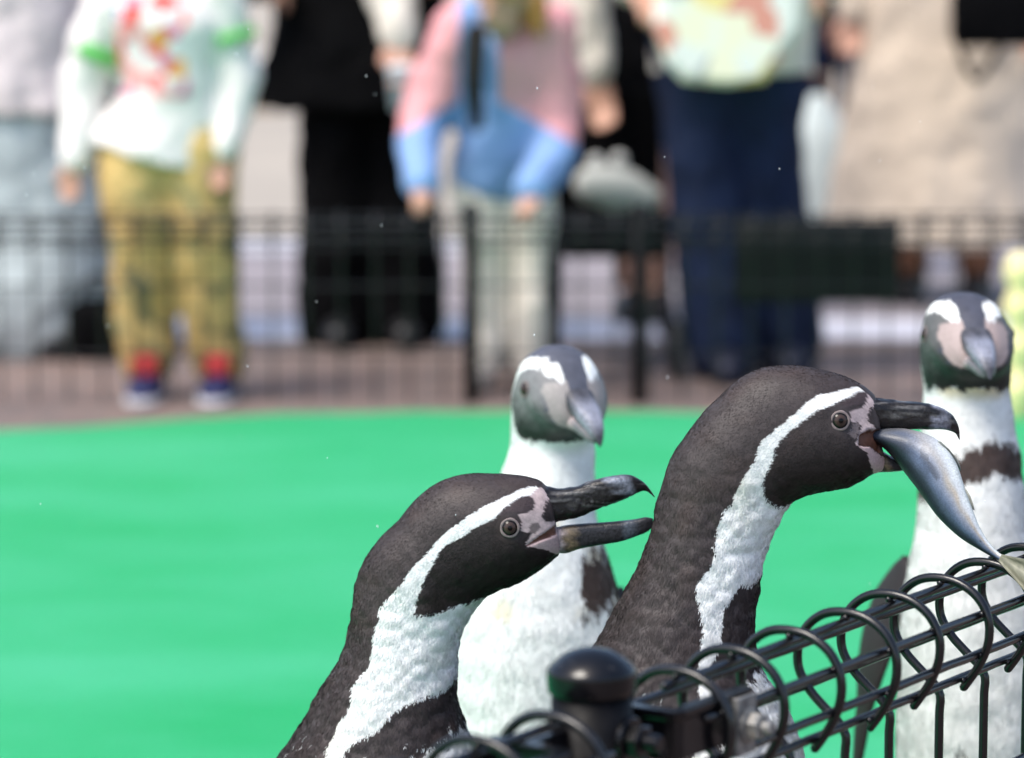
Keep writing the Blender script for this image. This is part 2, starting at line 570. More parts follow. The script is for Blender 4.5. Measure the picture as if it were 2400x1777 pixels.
EYE_ME = mesh_from('eye', sphere_data(0.0078))
EYE_ME.materials.append(M_EYE)
RING_ME = torus_mesh('eye_ring', 0.0067, 0.00115)
RING_ME.materials.append(simple('eye_ring_skin', (0.21, 0.17, 0.165), 0.65, 0.25, 0.25, 600, 0.3, 0.0005))
M_FLIPPER = simple('flipper_feathers', (0.022, 0.018, 0.018), 0.6, 0.25, 0.3, 300, 0.3, 0.0006)
M_FOOT = simple('webbed_foot_skin', (0.06, 0.045, 0.045), 0.5, 0.4, 0.4, 150, 0.4, 0.001)


def place_eye(parent, pos, nor):
    q = Vector(nor).to_track_quat('Z', 'Y')
    for nm, me, off in (('eye', EYE_ME, -0.0043), ('eye_ring', RING_ME, 0.0003)):
        o = bpy.data.objects.new(nm, me); COL.objects.link(o); o.parent = parent
        o.location = Vector(pos) + Vector(nor) * off
        o.rotation_mode = 'QUATERNION'; o.rotation_quaternion = q
        me.polygons.foreach_set('use_smooth', np.ones(len(me.polygons), bool))


def flipper(parent, shoulder, elbow, tip, side_dir):
    """flat tapering wing blade, side_dir is the thin axis"""
    K = spline(np.array([shoulder, elbow, tip]), 24)
    sd_ = np.asarray(side_dir, float); sd_ /= np.linalg.norm(sd_)
    V, Fs = [], []
    k = 14
    for i, p in enumerate(K):
        u = i / 23
        w = 0.030 * (1 - 0.75 * u ** 2.2) * (0.75 + 0.5 * math.sin(math.pi * min(1, u * 1.3 + 0.15))) * (0.15 if u > 0.985 else 1) * min(1.0, 0.12 + math.sqrt(u / 0.22))
        t = K[min(i + 1, 23)] - K[max(i - 1, 0)]; t /= np.linalg.norm(t)
        wd = np.cross(t, sd_); wd /= np.linalg.norm(wd)
        for j in range(k):
            a = 2 * math.pi * j / k
            V.append(tuple(p + wd * w * math.cos(a) + sd_ * 0.007 * (1 - 0.6 * u) * math.sin(a)))
    for i in range(23):
        for j in range(k):
            Fs.append((i * k + j, i * k + (j + 1) % k, (i + 1) * k + (j + 1) % k, (i + 1) * k + j))
    Fs.append(tuple(range(k))[::-1]); Fs.append(tuple(range(23 * k, 24 * k)))
    return link('flipper', mesh_from('flipper', (V, Fs)), M_FLIPPER, parent)


def foot(parent, x, y, yaw):
    M = Matrix.Rotation(yaw, 3, 'Z')
    parts = []
    for a in (-0.38, 0.0, 0.38):
        d = Vector((math.cos(a), math.sin(a), 0))
        pts = [Vector((-0.01, 0, 0.022)), d * 0.03 + Vector((0, 0, 0.016)), d * 0.065 + Vector((0, 0, 0.009)), d * 0.085 + Vector((0, 0, 0.004))]
        parts.append(tube_data([tuple(M @ p) for p in pts], [0.013, 0.010, 0.007, 0.003], 8, 10))
    web = [Vector((0, 0, 0.012))] + [Vector((math.cos(a) * 0.07, math.sin(a) * 0.07, 0.005)) for a in (-0.38, -0.2, 0, 0.2, 0.38)]
    top = [tuple(M @ p) for p in web]; bot = [tuple(M @ Vector((p.x, p.y, 0.001))) for p in web]
    Fs = [tuple(range(6)), tuple(range(6, 12))[::-1]] + [(i, (i + 1) % 6, (i + 1) % 6 + 6, i + 6) for i in range(6)]
    parts.append((top + bot, Fs))
    parts.append(tube_data([(-0.01, 0, 0.02), (-0.015, 0, 0.07)], [0.014, 0.022], 10))
    me = mesh_from('foot', join_data(parts))
    o = link('foot', me, M_FOOT, parent)
    o.location = (x, y, TURF_Z)
    return o


def smooth_band(v, a, b): return np.clip((v - a) / (b - a), 0, 1)


# ---- the two birds in profile: outlines in units of 1/64.9 cm, traced on their own side plane
W_UP_A = [(1442, 300), (1400, 290), (1340, 290), (1280, 310), (1210, 335), (1140, 365), (1080, 400), (1020, 440), (960, 480), (920, 520), (890, 552), (862, 590), (810, 640), (770, 682), (740, 730), (700, 780), (660, 822), (630, 862), (610, 920), (600, 980), (600, 1020), (590, 1070), (580, 1120), (555, 1170), (500, 1230), (490, 1290), (470, 1350), (430, 1400), (410, 1450), (390, 1500), (370, 1550), (350, 1600), (335, 1652), (290, 1800), (200, 2100)]
W_LO_A = [(270, 2200), (340, 1900), (380, 1750), (415, 1652), (430, 1620), (450, 1570), (470, 1520), (500, 1490), (560, 1460), (620, 1430), (660, 1380), (720, 1340), (770, 1310), (840, 1290), (900, 1280), (960, 1260), (1000, 1225), (1100, 1190), (1300, 1150), (1250, 815), (1180, 822), (1120, 830), (1040, 845), (960, 865), (910, 885), (850, 885), (805, 885), (800, 840), (820, 790), (840, 740), (860, 690), (890, 640), (920, 580), (960, 545), (1030, 510), (1080, 470), (1130, 450), (1200, 420), (1230, 380), (1290, 345), (1370, 328), (1440, 340)]
BELLY_A = [(1500, 1420), (1040, 1470), (960, 1500), (850, 1530), (760, 1590), (690, 1700), (600, 1900), (520, 2200), (450, 2700), (420, 3400), (420, 4300), (1600, 4300)]
SKIN_A = [(1400, 292), (1445, 298), (1480, 330), (1440, 370), (1425, 420), (1445, 452), (1540, 462), (1440, 520), (1350, 568), (1345, 545), (1380, 495), (1345, 492), (1320, 482), (1325, 440), (1300, 408), (1345, 400), (1380, 388), (1390, 350), (1365, 322)]
BROW_A = [(1205, 405), (1260, 365), (1320, 328), (1370, 322), (1382, 355), (1366, 388), (1320, 404), (1270, 390), (1230, 410)]
LORE_A = [(1365, 462), (1395, 445), (1420, 470), (1392, 505), (1362, 492)]
JAW_A = [(1352, 562), (1430, 534), (1520, 505), (1570, 560), (1550, 640), (1500, 624), (1440, 588)]
GAPE_A = [(1342, 564), (1420, 515), (1540, 455), (1545, 512), (1430, 538)]
JAW_B = [(1272, 490), (1345, 505), (1400, 552), (1470, 600), (1470, 665), (1375, 662), (1345, 582), (1325, 530)]
GAPE_B = [(1288, 480), (1300, 442), (1345, 426), (1420, 432), (1470, 440), (1470, 560), (1405, 545), (1350, 500), (1300, 493)]
ST_A = [(150, 3980, 650, 4020, 5), (-60, 3750, 900, 3850, 7.5), (-160, 3300, 1060, 3400, 9), (-190, 2800, 1160, 2900, 9.6), (-140, 2300, 1190, 2400, 9.3), (0, 1880, 1165, 1880, 8.2), (108, 1652, 1105, 1640, 7.0), (200, 1520, 1050, 1510, 6.2), (270, 1400, 1020, 1420, 5.6), (340, 1275, 1003, 1330, 5.1), (402, 1180, 1001, 1240, 4.7), (444, 1090, 1004, 1155, 4.4), (466, 1000, 1018, 1070, 4.15), (477, 910, 1045, 995, 4.0), (492, 815, 1085, 920, 3.85), (520, 712, 1125, 868, 3.8), (560, 630, 1165, 832, 3.8), (622, 552, 1205, 812, 3.75), (700, 478, 1245, 797, 3.7), (765, 398, 1290, 780, 3.7), (850, 318, 1335, 760, 3.7), (920, 276, 1372, 742, 3.65), (1000, 249, 1408, 718, 3.55), (1100, 237, 1440, 694, 3.4), (1200, 238, 1466, 672, 3.1), (1290, 243, 1488, 652, 2.7), (1360, 254, 1502, 640, 2.25), (1420, 275, 1512, 628, 1.8), (1462, 312, 1518, 612, 1.35)]
UB_A = [(1425, 290, 1425, 480, 1.25), (1462, 304, 1462, 478, 1.2), (1520, 309, 1540, 464, 1.05), (1600, 299, 1622, 443, 0.95), (1660, 275, 1705, 407, 0.88), (1740, 254, 1805, 373, 0.8), (1830, 241, 1872, 344, 0.66), (1885, 249, 1922, 321, 0.45), (1938, 283, 1945, 322, 0.28), (1970, 322, 1966, 336, 0.16), (1988, 350, 1984, 352, 0.05)]
LB_A = [(1335, 545, 1345, 585, 0.95), (1372, 553, 1400, 590, 0.95), (1430, 524, 1470, 612, 0.92), (1500, 503, 1530, 630, 0.85), (1600, 487, 1612, 608, 0.75), (1700, 480, 1715, 588, 0.66), (1800, 472, 1815, 572, 0.58), (1900, 460, 1905, 542, 0.45), (1950, 452, 1955, 520, 0.32), (1978, 458, 1980, 498, 0.15)]

W_UP_B = [(1345, 222), (1280, 218), (1200, 230), (1100, 240), (1040, 270), (990, 310), (930, 360), (910, 380), (860, 410), (810, 450), (780, 510), (770, 560), (740, 600), (710, 650), (680, 692), (660, 760), (622, 800), (600, 850), (580, 900), (570, 970), (560, 1040), (540, 1090), (490, 1140), (470, 1200), (495, 1240), (490, 1290), (510, 1350), (500, 1420), (490, 1480), (485, 1545), (480, 1700), (440, 1950), (380, 2200)]
W_LO_B = [(470, 2250), (520, 1950), (540, 1700), (545, 1530), (580, 1460), (600, 1400), (610, 1330), (620, 1260), (660, 1230), (690, 1170), (740, 1185), (790, 1150), (825, 1120), (1000, 1060), (1100, 820), (970, 795), (920, 797), (880, 788), (830, 755), (815, 720), (808, 660), (830, 610), (860, 560), (870, 500), (900, 450), (960, 400), (1030, 350), (1070, 320), (1150, 295), (1240, 265), (1290, 242), (1345, 240)]
BELLY_B = [(1000, 1560), (830, 1600), (740, 1640), (680, 1720), (600, 1900), (560, 2200), (560, 2600), (560, 3300), (560, 4500), (1700, 4500), (1300, 2000)]
SKIN_B = [(1310, 214), (1345, 228), (1392, 268), (1392, 300), (1345, 330), (1340, 380), (1385, 425), (1340, 425), (1295, 450), (1290, 480), (1268, 490), (1290, 440), (1310, 400), (1290, 380), (1250, 380), (1235, 330), (1300, 318), (1325, 300), (1340, 262)]
BROW_B = [(1195, 290), (1240, 268), (1295, 245), (1335, 248), (1328, 290), (1300, 305), (1250, 300), (1215, 308)]
LORE_B = [(1240, 425), (1262, 385), (1295, 380), (1300, 420), (1275, 460), (1245, 450)]
ST_B = [(60, 4230, 560, 4260, 5), (-150, 4000, 800, 4080, 7.5), (-290, 3500, 950, 3560, 9), (-330, 2950, 1040, 3000, 9.6), (-300, 2450, 1050, 2450, 9.4), (-220, 2000, 1010, 2000, 8.8), (-110, 1700, 900, 1760, 7.6), (-5, 1510, 800, 1600, 6.4), (62, 1388, 782, 1470, 5.7), (122, 1268, 787, 1380, 5.2), (172, 1178, 797, 1300, 4.85), (220, 1082, 808, 1220, 4.6), (252, 1000, 822, 1140, 4.4), (276, 915, 842, 1062, 4.2), (292, 825, 868, 985, 4.05), (312, 755, 898, 915, 3.95), (332, 685, 925, 866, 3.9), (356, 612, 950, 830, 3.85), (390, 545, 975, 797, 3.85), (433, 485, 1005, 780, 3.85), (485, 412, 1045, 762, 3.85), (535, 352, 1085, 752, 3.8), (595, 294, 1130, 746, 3.8), (655, 234, 1175, 741, 3.75), (715, 186, 1220, 732, 3.7), (785, 148, 1258, 720, 3.65), (855, 129, 1290, 704, 3.55), (935, 122, 1318, 690, 3.45), (1015, 125, 1345, 672, 3.3), (1085, 135, 1370, 660, 3.05), (1165, 155, 1390, 654, 2.7), (1235, 176, 1405, 650, 2.3), (1295, 203, 1418, 648, 1.9), (1345, 235, 1428, 646, 1.55), (1380, 268, 1434, 640, 1.25)]
UB_B = [(1340, 262, 1325, 436, 1.25), (1382, 284, 1372, 428, 1.2), (1440, 291, 1430, 432, 1.05), (1520, 299, 1510, 436, 0.98), (1600, 305, 1600, 437, 0.9), (1680, 320, 1680, 437, 0.78), (1738, 345, 1738, 441, 0.62), (1778, 378, 1768, 450, 0.45), (1798, 418, 1785, 460, 0.28), (1805, 455, 1794, 474, 0.15), (1806, 490, 1802, 490, 0.05)]
LB_B = [(1275, 492, 1320, 540, 1.0), (1320, 498, 1370, 640, 0.98), (1390, 530, 1420, 650, 0.92), (1450, 566, 1480, 647, 0.8), (1520, 596, 1545, 642, 0.62), (1590, 622, 1600, 652, 0.45), (1650, 645, 1655, 662, 0.3), (1690, 662, 1690, 668, 0.12)]


def profile_color(W, BELLY, SKIN, BROW, LORE, chest_y, JAW, GAPE):
    wp = np.array(W, float)

    def f(a, b, root, nor, lt):
        n1 = vnoise(root, 260, 11); n2 = vnoise(root, 620, 12); n3 = vnoise(root, 140, 13)
        amp = np.where(b > 760, 10.0, 3.0)
        x = a + amp * (n1 * 0.9 + n2 * 0.8); y = b + amp * (n3 + vnoise(root, 600, 14))
        col = np.where((x > 0)[:, None], DARK, DARK)
        # face and crown
        facemask = smooth_band(b, 430, 620) * smooth_band(a, 760, 900) * (b < 900)
        col = col * (1 - facemask[:, None]) + FACE * facemask[:, None]
        grain = vnoise(root, 420, 21) * 0.14 + vnoise(root, 170, 22) * 0.12
        col = col * (1 + grain)[:, None]
        brown = np.clip(vnoise(root, 60, 31), 0, 1)[:, None]
        col = col * (1 + brown * np.array([0.16, 0.06, 0.0]))
        bx = a + 30 * n1 + 25 * n2; by = b + 45 * n3 + 30 * n1
        be = inpoly(bx, by, BELLY)
        wm = inpoly(x, y, wp)
        ws = WHITE * (1 + 0.06 * n3)[:, None]
        yl = np.clip(vnoise(root, 35, 41) - 0.1, 0, 1)[:, None]
        ws = ws * (1 - yl * np.array([0.02, 0.05, 0.16]))
        col = np.where((be | wm)[:, None], ws, col)
        speck = (b > chest_y) & (hash3((a * 0.35).astype(int), (b * 0.12).astype(int), np.zeros(len(a), int), 5) > 0.992) & ~wm & (b < chest_y + 330)
        col = np.where((speck & ~be)[:, None], WHITE * 0.8, col)
        sk = inpoly(a + 3 * n1, b + 3 * n2, SKIN)
        col = np.where(sk[:, None], PINK * (1 + 0.14 * n2 + 0.2 * vnoise(root, 330, 77))[:, None], col)
        lo = inpoly(a + 5 * n1, b + 5 * n2, LORE)
        col = np.where(lo[:, None], GREY, col)
        br = inpoly(a + 5 * n1, b + 5 * n2, BROW)
        col = np.where(br[:, None], np.array([0.055, 0.04, 0.042]), col)
        jw = inpoly(a + 3 * n1, b + 3 * n2, JAW)
        col = np.where(jw[:, None], PINK * np.array([1.0, 0.92, 0.92]) * (1 + 0.12 * n2)[:, None], col)
        gp = inpoly(a, b, GAPE)
        col = np.where(gp[:, None], np.array([0.13, 0.055, 0.035]) * (1 + 0.4 * n1)[:, None], col)
        mid = (np.abs(lt) < 0.9) & (b < 470) & (wm | sk) & (nor[:, 2] > 0.35)
        col = np.where(mid[:, None], DARK * 0.9, col)
        return np.clip(col, 0, 1), (sk & ~br) | jw | gp
    return f


def profile_penguin(label, ox, oy, Y0, ST, UB, LB, W, BELLY, SKIN, BROW, LORE, eye_ab, chest_y, bands, seed, n_feather, JAW, GAPE, gape_depth):
    def mapf(a, b, lat):
        P = at_np(ox + a / S, oy + b / S, Y0)
        P[..., 1] = P[..., 1] - lat
        return P
    P, pat, lat, K = loft_penguin(ST, 440, 260, mapf, 1)
    root = empty('penguin', (float(P[0, :, 0].mean()), Y0, 0.0))
    tag(root, label, 'penguin', 'penguins on the green turf')
    off = np.array([root.location.x, root.location.y, 0.0])
    P = P - off
    Nn, di = grid_normals(P)
    clump = vnoise(P, 55, seed) * 0.0007 + vnoise(P, 150, seed + 1) * 0.0006
    nape = smooth_band(pat[..., 1], 520, 640) * (1 - smooth_band(pat[..., 1], 1300, 1700))
    body = smooth_band(pat[..., 1], 450, 800)[...]
    P = P + Nn * (clump * (0.3 + 0.9 * body))[..., None]
    # brow, cheek and the slight hollow in front of the eye
    ea, eb = eye_ab
    d2 = ((pat[..., 0] - ea) / 150) ** 2 + ((pat[..., 1] - (eb - 60)) / 55) ** 2
    P = P + Nn * (0.0016 * np.exp(-d2))[..., None]
    d3 = ((pat[..., 0] - ea - 110) / 60) ** 2 + ((pat[..., 1] - eb - 20) / 70) ** 2
    P = P - Nn * (0.0013 * np.exp(-d3))[..., None]
    gc = np.array(GAPE, float)
    gm = sum(inpoly(pat[..., 0] + dx, pat[..., 1] + dy, gc).astype(float) for dx, dy in ((0, 0), (6, 0), (-6, 0), (0, 6), (0, -6))) / 5
    P = P - Nn * (gape_depth * gm)[..., None]
    cf = profile_color(W, BELLY, SKIN, BROW, LORE, chest_y, JAW, GAPE)
    flat = lambda A: A.reshape(-1, A.shape[-1])
    col, sk = cf(pat[..., 0].ravel(), pat[..., 1].ravel(), flat(P), flat(Nn), pat[..., 2].ravel())
    body_o = link('body', body_mesh('body', P, col.reshape(P.shape)), M_SKIN, root)
    keep = (P[..., 2] > 0.22).astype(float)
    keep[-3:] = 0
    rad = np.hypot(pat[..., 0] - ea, pat[..., 1] - eb)
    keep *= ~((rad < 70) )

    def length(rt, pc): return np.interp(pc[:, 1], [150, 500, 800, 1500, 2200], [0.0019, 0.0021, 0.0029, 0.0042, 0.008])
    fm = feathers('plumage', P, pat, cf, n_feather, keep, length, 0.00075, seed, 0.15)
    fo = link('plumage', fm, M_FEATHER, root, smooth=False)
    fo['kind'] = 'stuff'

    mloc = lambda a, b, l: mapf(a, b, l) - off

    def ubcol(u, c, lat):
        base = np.array([0.009, 0.0075, 0.008]) + np.zeros(u.shape + (3,))
        n = vnoise(np.stack([u * 5, c[..., 1] * 0.05, lat * 120], -1), 1.0, 4)
        st = vnoise(np.stack([c[..., 0] * 0.012, c[..., 1] * 0.11, lat * 100], -1), 1.0, 6)
        base = base * (1 + 0.5 * st)[..., None] + np.clip(st - 0.2, 0, 1)[..., None] * 0.14
        for (b0, b1, rgb) in bands:
            m = smooth_band(u + 0.03 * n, b0, b0 + 0.06) * (1 - smooth_band(u + 0.03 * n, b1 - 0.06, b1)) * np.clip(0.65 + 1.1 * n, 0, 1)
            base = base * (1 - m[..., None]) + np.array(rgb) * m[..., None]
        edge = np.clip((c[..., 1] - K_mid(c)) * 0, 0, 1)
        return base

    def K_mid(c): return c[..., 1].mean(axis=1, keepdims=True)

    def lbcol(u, c, lat):
        base = np.array([0.018, 0.017, 0.021]) + np.zeros(u.shape + (3,))
        n = vnoise(np.stack([u * 6, c[..., 1] * 0.04, lat * 120], -1), 1.0, 7)
        m = (1 - smooth_band(u + 0.05 * n + 0.0006 * (c[..., 1] - 560), 0.26, 0.33))[..., None]
        base = base * (1 - m) + PINK * 0.9 * m
        y = (smooth_band(u + 0.05 * n, 0.28, 0.34) * (1 - smooth_band(u + 0.05 * n, 0.34, 0.44)))[..., None] * 0.6
        base = base * (1 - y) + np.array([0.22, 0.16, 0.09]) * y
        g = (smooth_band(u, 0.74, 0.78) * (1 - smooth_band(u, 0.82, 0.9)))[..., None] * 0.5
        return base * (1 - g) + np.array([0.10, 0.12, 0.16]) * g
    ub = link('upper_bill', bill_mesh('upper_bill', UB, mloc, ubcol, 130, 48, 0.0010), M_BILL, root)
    lb = link('lower_bill', bill_mesh('lower_bill', LB, mloc, lbcol, 110, 44, 0.0005), M_BILL, root)
    # both eyes, on the skin nearest the eye point
    for sgn in (1, -1):
        dd = np.hypot(pat[..., 0] - ea, pat[..., 1] - eb) + np.where(lat * sgn > 0, 0, 1e6)
        i, j = np.unravel_index(np.argmin(dd), dd.shape)
        nn = Nn[i, j] * np.array([0.4, 1, 0.4]); nn /= np.linalg.norm(nn)
        place_eye(root, tuple(P[i, j]), tuple(nn))
    zs = float(P[..., 2].max())
    for sgn in (1, -1):
        foot(root, 0.07, sgn * 0.05, 0.0)
    bx = float(P[60, :, 0].mean())
    for sgn in (1, -1):
        zz = zs - 0.30
        i = int(np.argmin(np.abs(P[..., 2].mean(1) - zz)))
        c0 = P[i].mean(0); w = 0.088
        flipper(root, (c0[0] - 0.02, sgn * w * 0.93, zz), (c0[0] - 0.05, sgn * (w + 0.022), zz - 0.09), (c0[0] - 0.085, sgn * (w + 0.012), zz - 0.20), (0.1, sgn, 0.15))
    return root


peng_b = profile_penguin('dark brown penguin in profile gripping a silver fish in its bill by the fence', 1400, 800, 2.50, ST_B, UB_B, LB_B, W_UP_B + W_LO_B, BELLY_B, SKIN_B, BROW_B, LORE_B, (1190, 366), 1600,
                         [(0.60, 0.82, (0.20, 0.21, 0.26)), (0.93, 0.99, (0.10, 0.06, 0.03))], 5, 230000, JAW_B, GAPE_B, 0.006)
peng_a = profile_penguin('dark brown penguin in profile with its empty bill wide open', 600, 1000, 2.545, ST_A, UB_A, LB_A, W_UP_A + W_LO_A, BELLY_A, SKIN_A, BROW_A, LORE_A, (1262, 465), 1480,
                         [(0.55, 0.80, (0.17, 0.19, 0.24))], 15, 220000, JAW_A, GAPE_A, 0.002)


# ---- the two birds behind, facing the camera (own side profile in cm, then turned)
ST_F = [(-7.5, 2.5, 2, 3, 4.5), (-9.5, 6, 5.5, 5.5, 7.2), (-9.8, 12, 8, 11, 8.8), (-9.6, 20, 9.4, 20, 9.4), (-8.6, 29, 9.4, 29.5, 9.2), (-7.2, 36.5, 8.6, 38, 8.3), (-5.8, 43, 7, 45, 6.4), (-4.8, 48, 5.4, 50, 5.0), (-4.3, 52, 4.6, 53, 4.3), (-4.2, 55.5, 4.4, 54.8, 4.05), (-4.2, 58.5, 4.9, 55.9, 4.2), (-3.7, 61, 5.4, 56.4, 4.3), (-2.5, 63.2, 5.9, 56.7, 4.3), (-0.8, 64.6, 6.4, 56.9, 4.2), (1.2, 65.1, 6.8, 57.1, 3.95), (3.0, 64.8, 7.1, 57.3, 3.45), (4.6, 63.8, 7.3, 57.6, 2.75), (5.8, 62.6, 7.45, 58.0, 2.2), (6.6, 61.5, 7.5, 58.4, 1.7)]
UB_F = [(5.6, 62.6, 5.9, 59.6, 1.7), (6.8, 61.7, 6.9, 59.1, 1.6), (8.2, 61.0, 8.3, 58.7, 1.42), (9.7, 60.4, 9.8, 58.2, 1.25), (11.2, 59.6, 11.1, 57.6, 1.0), (12.4, 58.4, 12.0, 57.0, 0.68), (13.0, 57.2, 12.7, 56.6, 0.35), (13.1, 56.3, 13.0, 56.3, 0.08)]
LB_F = [(5.6, 59.4, 6.4, 57.0, 1.75), (6.9, 59.1, 7.5, 57.2, 1.62), (8.3, 58.8, 8.6, 57.1, 1.4), (9.8, 58.3, 9.9, 56.8, 1.15), (11.1, 57.7, 11.1, 56.5, 0.8), (12.0, 57.1, 12.0, 56.5, 0.35)]
UB_F = [(5.6 + (p[0] - 5.6) * 0.82, 61 + (p[1] - 61) * 0.88, 5.6 + (p[2] - 5.6) * 0.82, 61 + (p[3] - 61) * 0.88, p[4]) for p in UB_F]
LB_F = [(5.6 + (p[0] - 5.6) * 0.82, 61 + (p[1] - 61) * 0.88, 5.6 + (p[2] - 5.6) * 0.82, 61 + (p[3] - 61) * 0.88, p[4]) for p in LB_F]
STRIPE_F = [(6.9, 61.6), (6.6, 62.6), (5.0, 64.0), (3.0, 64.3), (0.6, 63.9), (-1.4, 62.6), (-2.9, 60.6), (-3.4, 58), (-3.2, 54), (-4.2, 49), (-5.0, 44), (-3.0, 44), (-1.4, 49), (-0.6, 53.5), (0.8, 55.6), (0.0, 57.5), (-1.2, 59.4), (-0.4, 61.4), (1.2, 62.9), (3.4, 63.3), (5.0, 62.6), (5.9, 61.8)]
NECK_F = [(-1.6, 50), (-0.6, 54), (0.8, 55.6), (3.2, 56.0), (6.0, 56.3), (12, 56), (12, 45.6), (-1.6, 45)]
FACE_F = [(6.0, 61.7), (5.0, 62.6), (3.4, 63.3), (1.2, 62.9), (-0.4, 61.4), (-1.2, 59.4), (0.0, 57.5), (0.8, 55.7), (3.2, 55.9), (9, 55.9), (9, 57.8), (6.4, 58.3), (5.6, 60)]
SKIN_F = [(5.5, 62.3), (6.8, 62.4), (7.6, 60), (7.6, 57.9), (6.9, 57.9), (6.3, 58.7), (5.9, 59.8), (5.5, 60.6), (5.0, 61.2), (4.9, 62.0)]


def front_penguin(label, X, Y, body_yaw, head_yaw, head_pitch, scale, lean, pal, band_fn, seed, spots, head_scale=0.88, head_shift=0.0, body_w=1.0):
    hx, hz = 0.0, 55.0

    def mapf(a, b, lat):
        a = np.asarray(a, float); b = np.asarray(b, float)
        w = np.clip((b - 47) / 8, 0, 1) ; w = w * w * (3 - 2 * w)
        # head pitch about the top of the neck
        wp = np.clip((b - 52) / 5, 0, 1)
        ca, sa = np.cos(head_pitch * wp), np.sin(head_pitch * wp)
        bw = body_w + (1 - body_w) * np.clip((b - 44) / 10, 0, 1)
        lat = lat * bw; a = a * (0.5 + 0.5 * bw)
        hs = 1 - (1 - head_scale) * np.clip((b - 50) / 6, 0, 1)
        a = hx + (a - hx) * hs; b = hz + (b - hz) * np.where(b > hz, hs, 1); lat = lat * hs
        a2 = hx + (a - hx) * ca + (b - hz) * sa; b2 = hz - (a - hx) * sa + (b - hz) * ca
        yaw = body_yaw + (head_yaw - body_yaw) * w
        x = a2 * 0.01; y = lat
        px = x * np.cos(yaw) - y * np.sin(yaw); py = x * np.sin(yaw) + y * np.cos(yaw)
        z = b2 * 0.01
        px = px + head_shift * w
        lx, ly = lean
        return np.stack([(px + lx * (z / 0.6) ** 2) * scale, (py + ly * (z / 0.6) ** 2) * scale, z * scale], -1)
    P, pat, lat, K = loft_penguin(ST_F, 240, 150, mapf, 1)
    root = empty('penguin', (X, Y, TURF_Z))
    tag(root, label, 'penguin', 'penguins on the green turf')
    Nn, di = grid_normals(P)
    P = P + Nn * (vnoise(P, 60, seed) * 0.0008)[..., None]
    crown, face, white, skin_rgb = [np.array(c) for c in pal]

    def cf(a, b, rt, nor, lt):
        n1 = vnoise(rt, 200, seed + 2); n2 = vnoise(rt, 420, seed + 3); n3 = vnoise(rt, 25, seed + 4)
        x = a + 0.25 * (n1 + n2); y = b + 0.3 * (n1 - n2)
        col = np.where((a < 90)[:, None], crown, crown) * (1 + 0.2 * n1)[:, None]
        belly = (y < 46.5) & (x > -2.2 + 0.02 * (46 - y)) & (y > 3)
        w = belly | (inpoly(x, y, STRIPE_F) & (np.abs(lt) > np.interp(a, [-2, 2, 5], [1.6, 1.7, 1.25]))) | inpoly(x, y, NECK_F)
        wc = white * (1 + 0.05 * n1)[:, None]
        st = np.clip(n3 - 0.4, 0, 1)[:, None] * ((b > 40) & (b < 56))[:, None]
        wc = wc * (1 - st * np.array([0.15, 0.45, 1.0]))
        col = np.where(w[:, None], wc, col)
        fa = inpoly(x, y, FACE_F)
        grad = smooth_band(b + 0.5 * n1, 56.8, 60.5)[:, None]
        fc = face * grad + np.array([0.02, 0.018, 0.018]) * (1 - grad)
        col = np.where(fa[:, None], fc * (1 + 0.15 * n1)[:, None], col)
        sk = inpoly(a + 0.1 * n1, b + 0.1 * n2, SKIN_F) & ((np.abs(lt) > 1.05) | (b < 59.5))
        col = np.where(sk[:, None], skin_rgb * (1 + 0.3 * n3 + 0.1 * n2)[:, None], col)
        bd = band_fn(x, y, rt, n1)
        col = np.where(bd[:, None], np.array([0.055, 0.036, 0.03]) * (1 + 0.3 * n1)[:, None], col)
        for (sa_, sb_, sl, r) in spots:
            m = ((a - sa_) ** 2 + (b - sb_) ** 2 < r * r) & (np.abs(rt[:, 0] - sl) < r * 0.012)
            col = np.where(m[:, None], np.array([0.03, 0.028, 0.026]), col)
        return np.clip(col, 0, 1), sk
    fl = lambda A: A.reshape(-1, A.shape[-1])
    col, sk = cf(pat[..., 0].ravel(), pat[..., 1].ravel(), fl(P), fl(Nn), pat[..., 2].ravel())
    link('body', body_mesh('body', P, col.reshape(P.shape)), M_SKIN, root)
    ea, eb = 2.6, 61.2
    keep = ((P[..., 2] > 0.1) & (np.hypot(pat[..., 0] - ea, pat[..., 1] - eb) > 1.0)).astype(float); keep[-3:] = 0

    def length(rt, pc): return np.interp(pc[:, 1], [20, 50, 56, 64], [0.011, 0.006, 0.0045, 0.003])
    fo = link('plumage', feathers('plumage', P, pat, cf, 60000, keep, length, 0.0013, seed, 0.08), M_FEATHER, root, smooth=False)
    fo['kind'] = 'stuff'

    def ubc(u, c, l):
        n = vnoise(np.stack([u * 6, c[..., 1], l * 150], -1), 1.0, 9)[..., None]
        return np.clip(np.array([0.055, 0.055, 0.065]) * (1 + 0.6 * n) + np.array([0.16, 0.17, 0.21]) * (smooth_band(u, 0.25, 0.5) * (1 - smooth_band(u, 0.75, 0.9)))[..., None], 0, 1)

    def lbc(u, c, l):
        m = (1 - smooth_band(u, 0.2, 0.5))[..., None]
        return PINK * m + np.array([0.14, 0.14, 0.15]) * (1 - m)
    mz = lambda a, b, l: mapf(a, b, l)
    link('upper_bill', bill_mesh('upper_bill', UB_F, mz, ubc), M_BILL, root)
    link('lower_bill', bill_mesh('lower_bill', LB_F, mz, lbc), M_BILL, root)
    for sgn in (1, -1):
        dd = np.hypot(pat[..., 0] - ea, pat[..., 1] - eb) + np.where(lat * sgn > 0, 0, 1e6)
        i, j = np.unravel_index(np.argmin(dd), dd.shape)
        place_eye(root, tuple(P[i, j]), tuple(Nn[i, j]))
    fd = Vector((math.cos(body_yaw), math.sin(body_yaw), 0)); sdv = Vector((-math.sin(body_yaw), math.cos(body_yaw), 0))
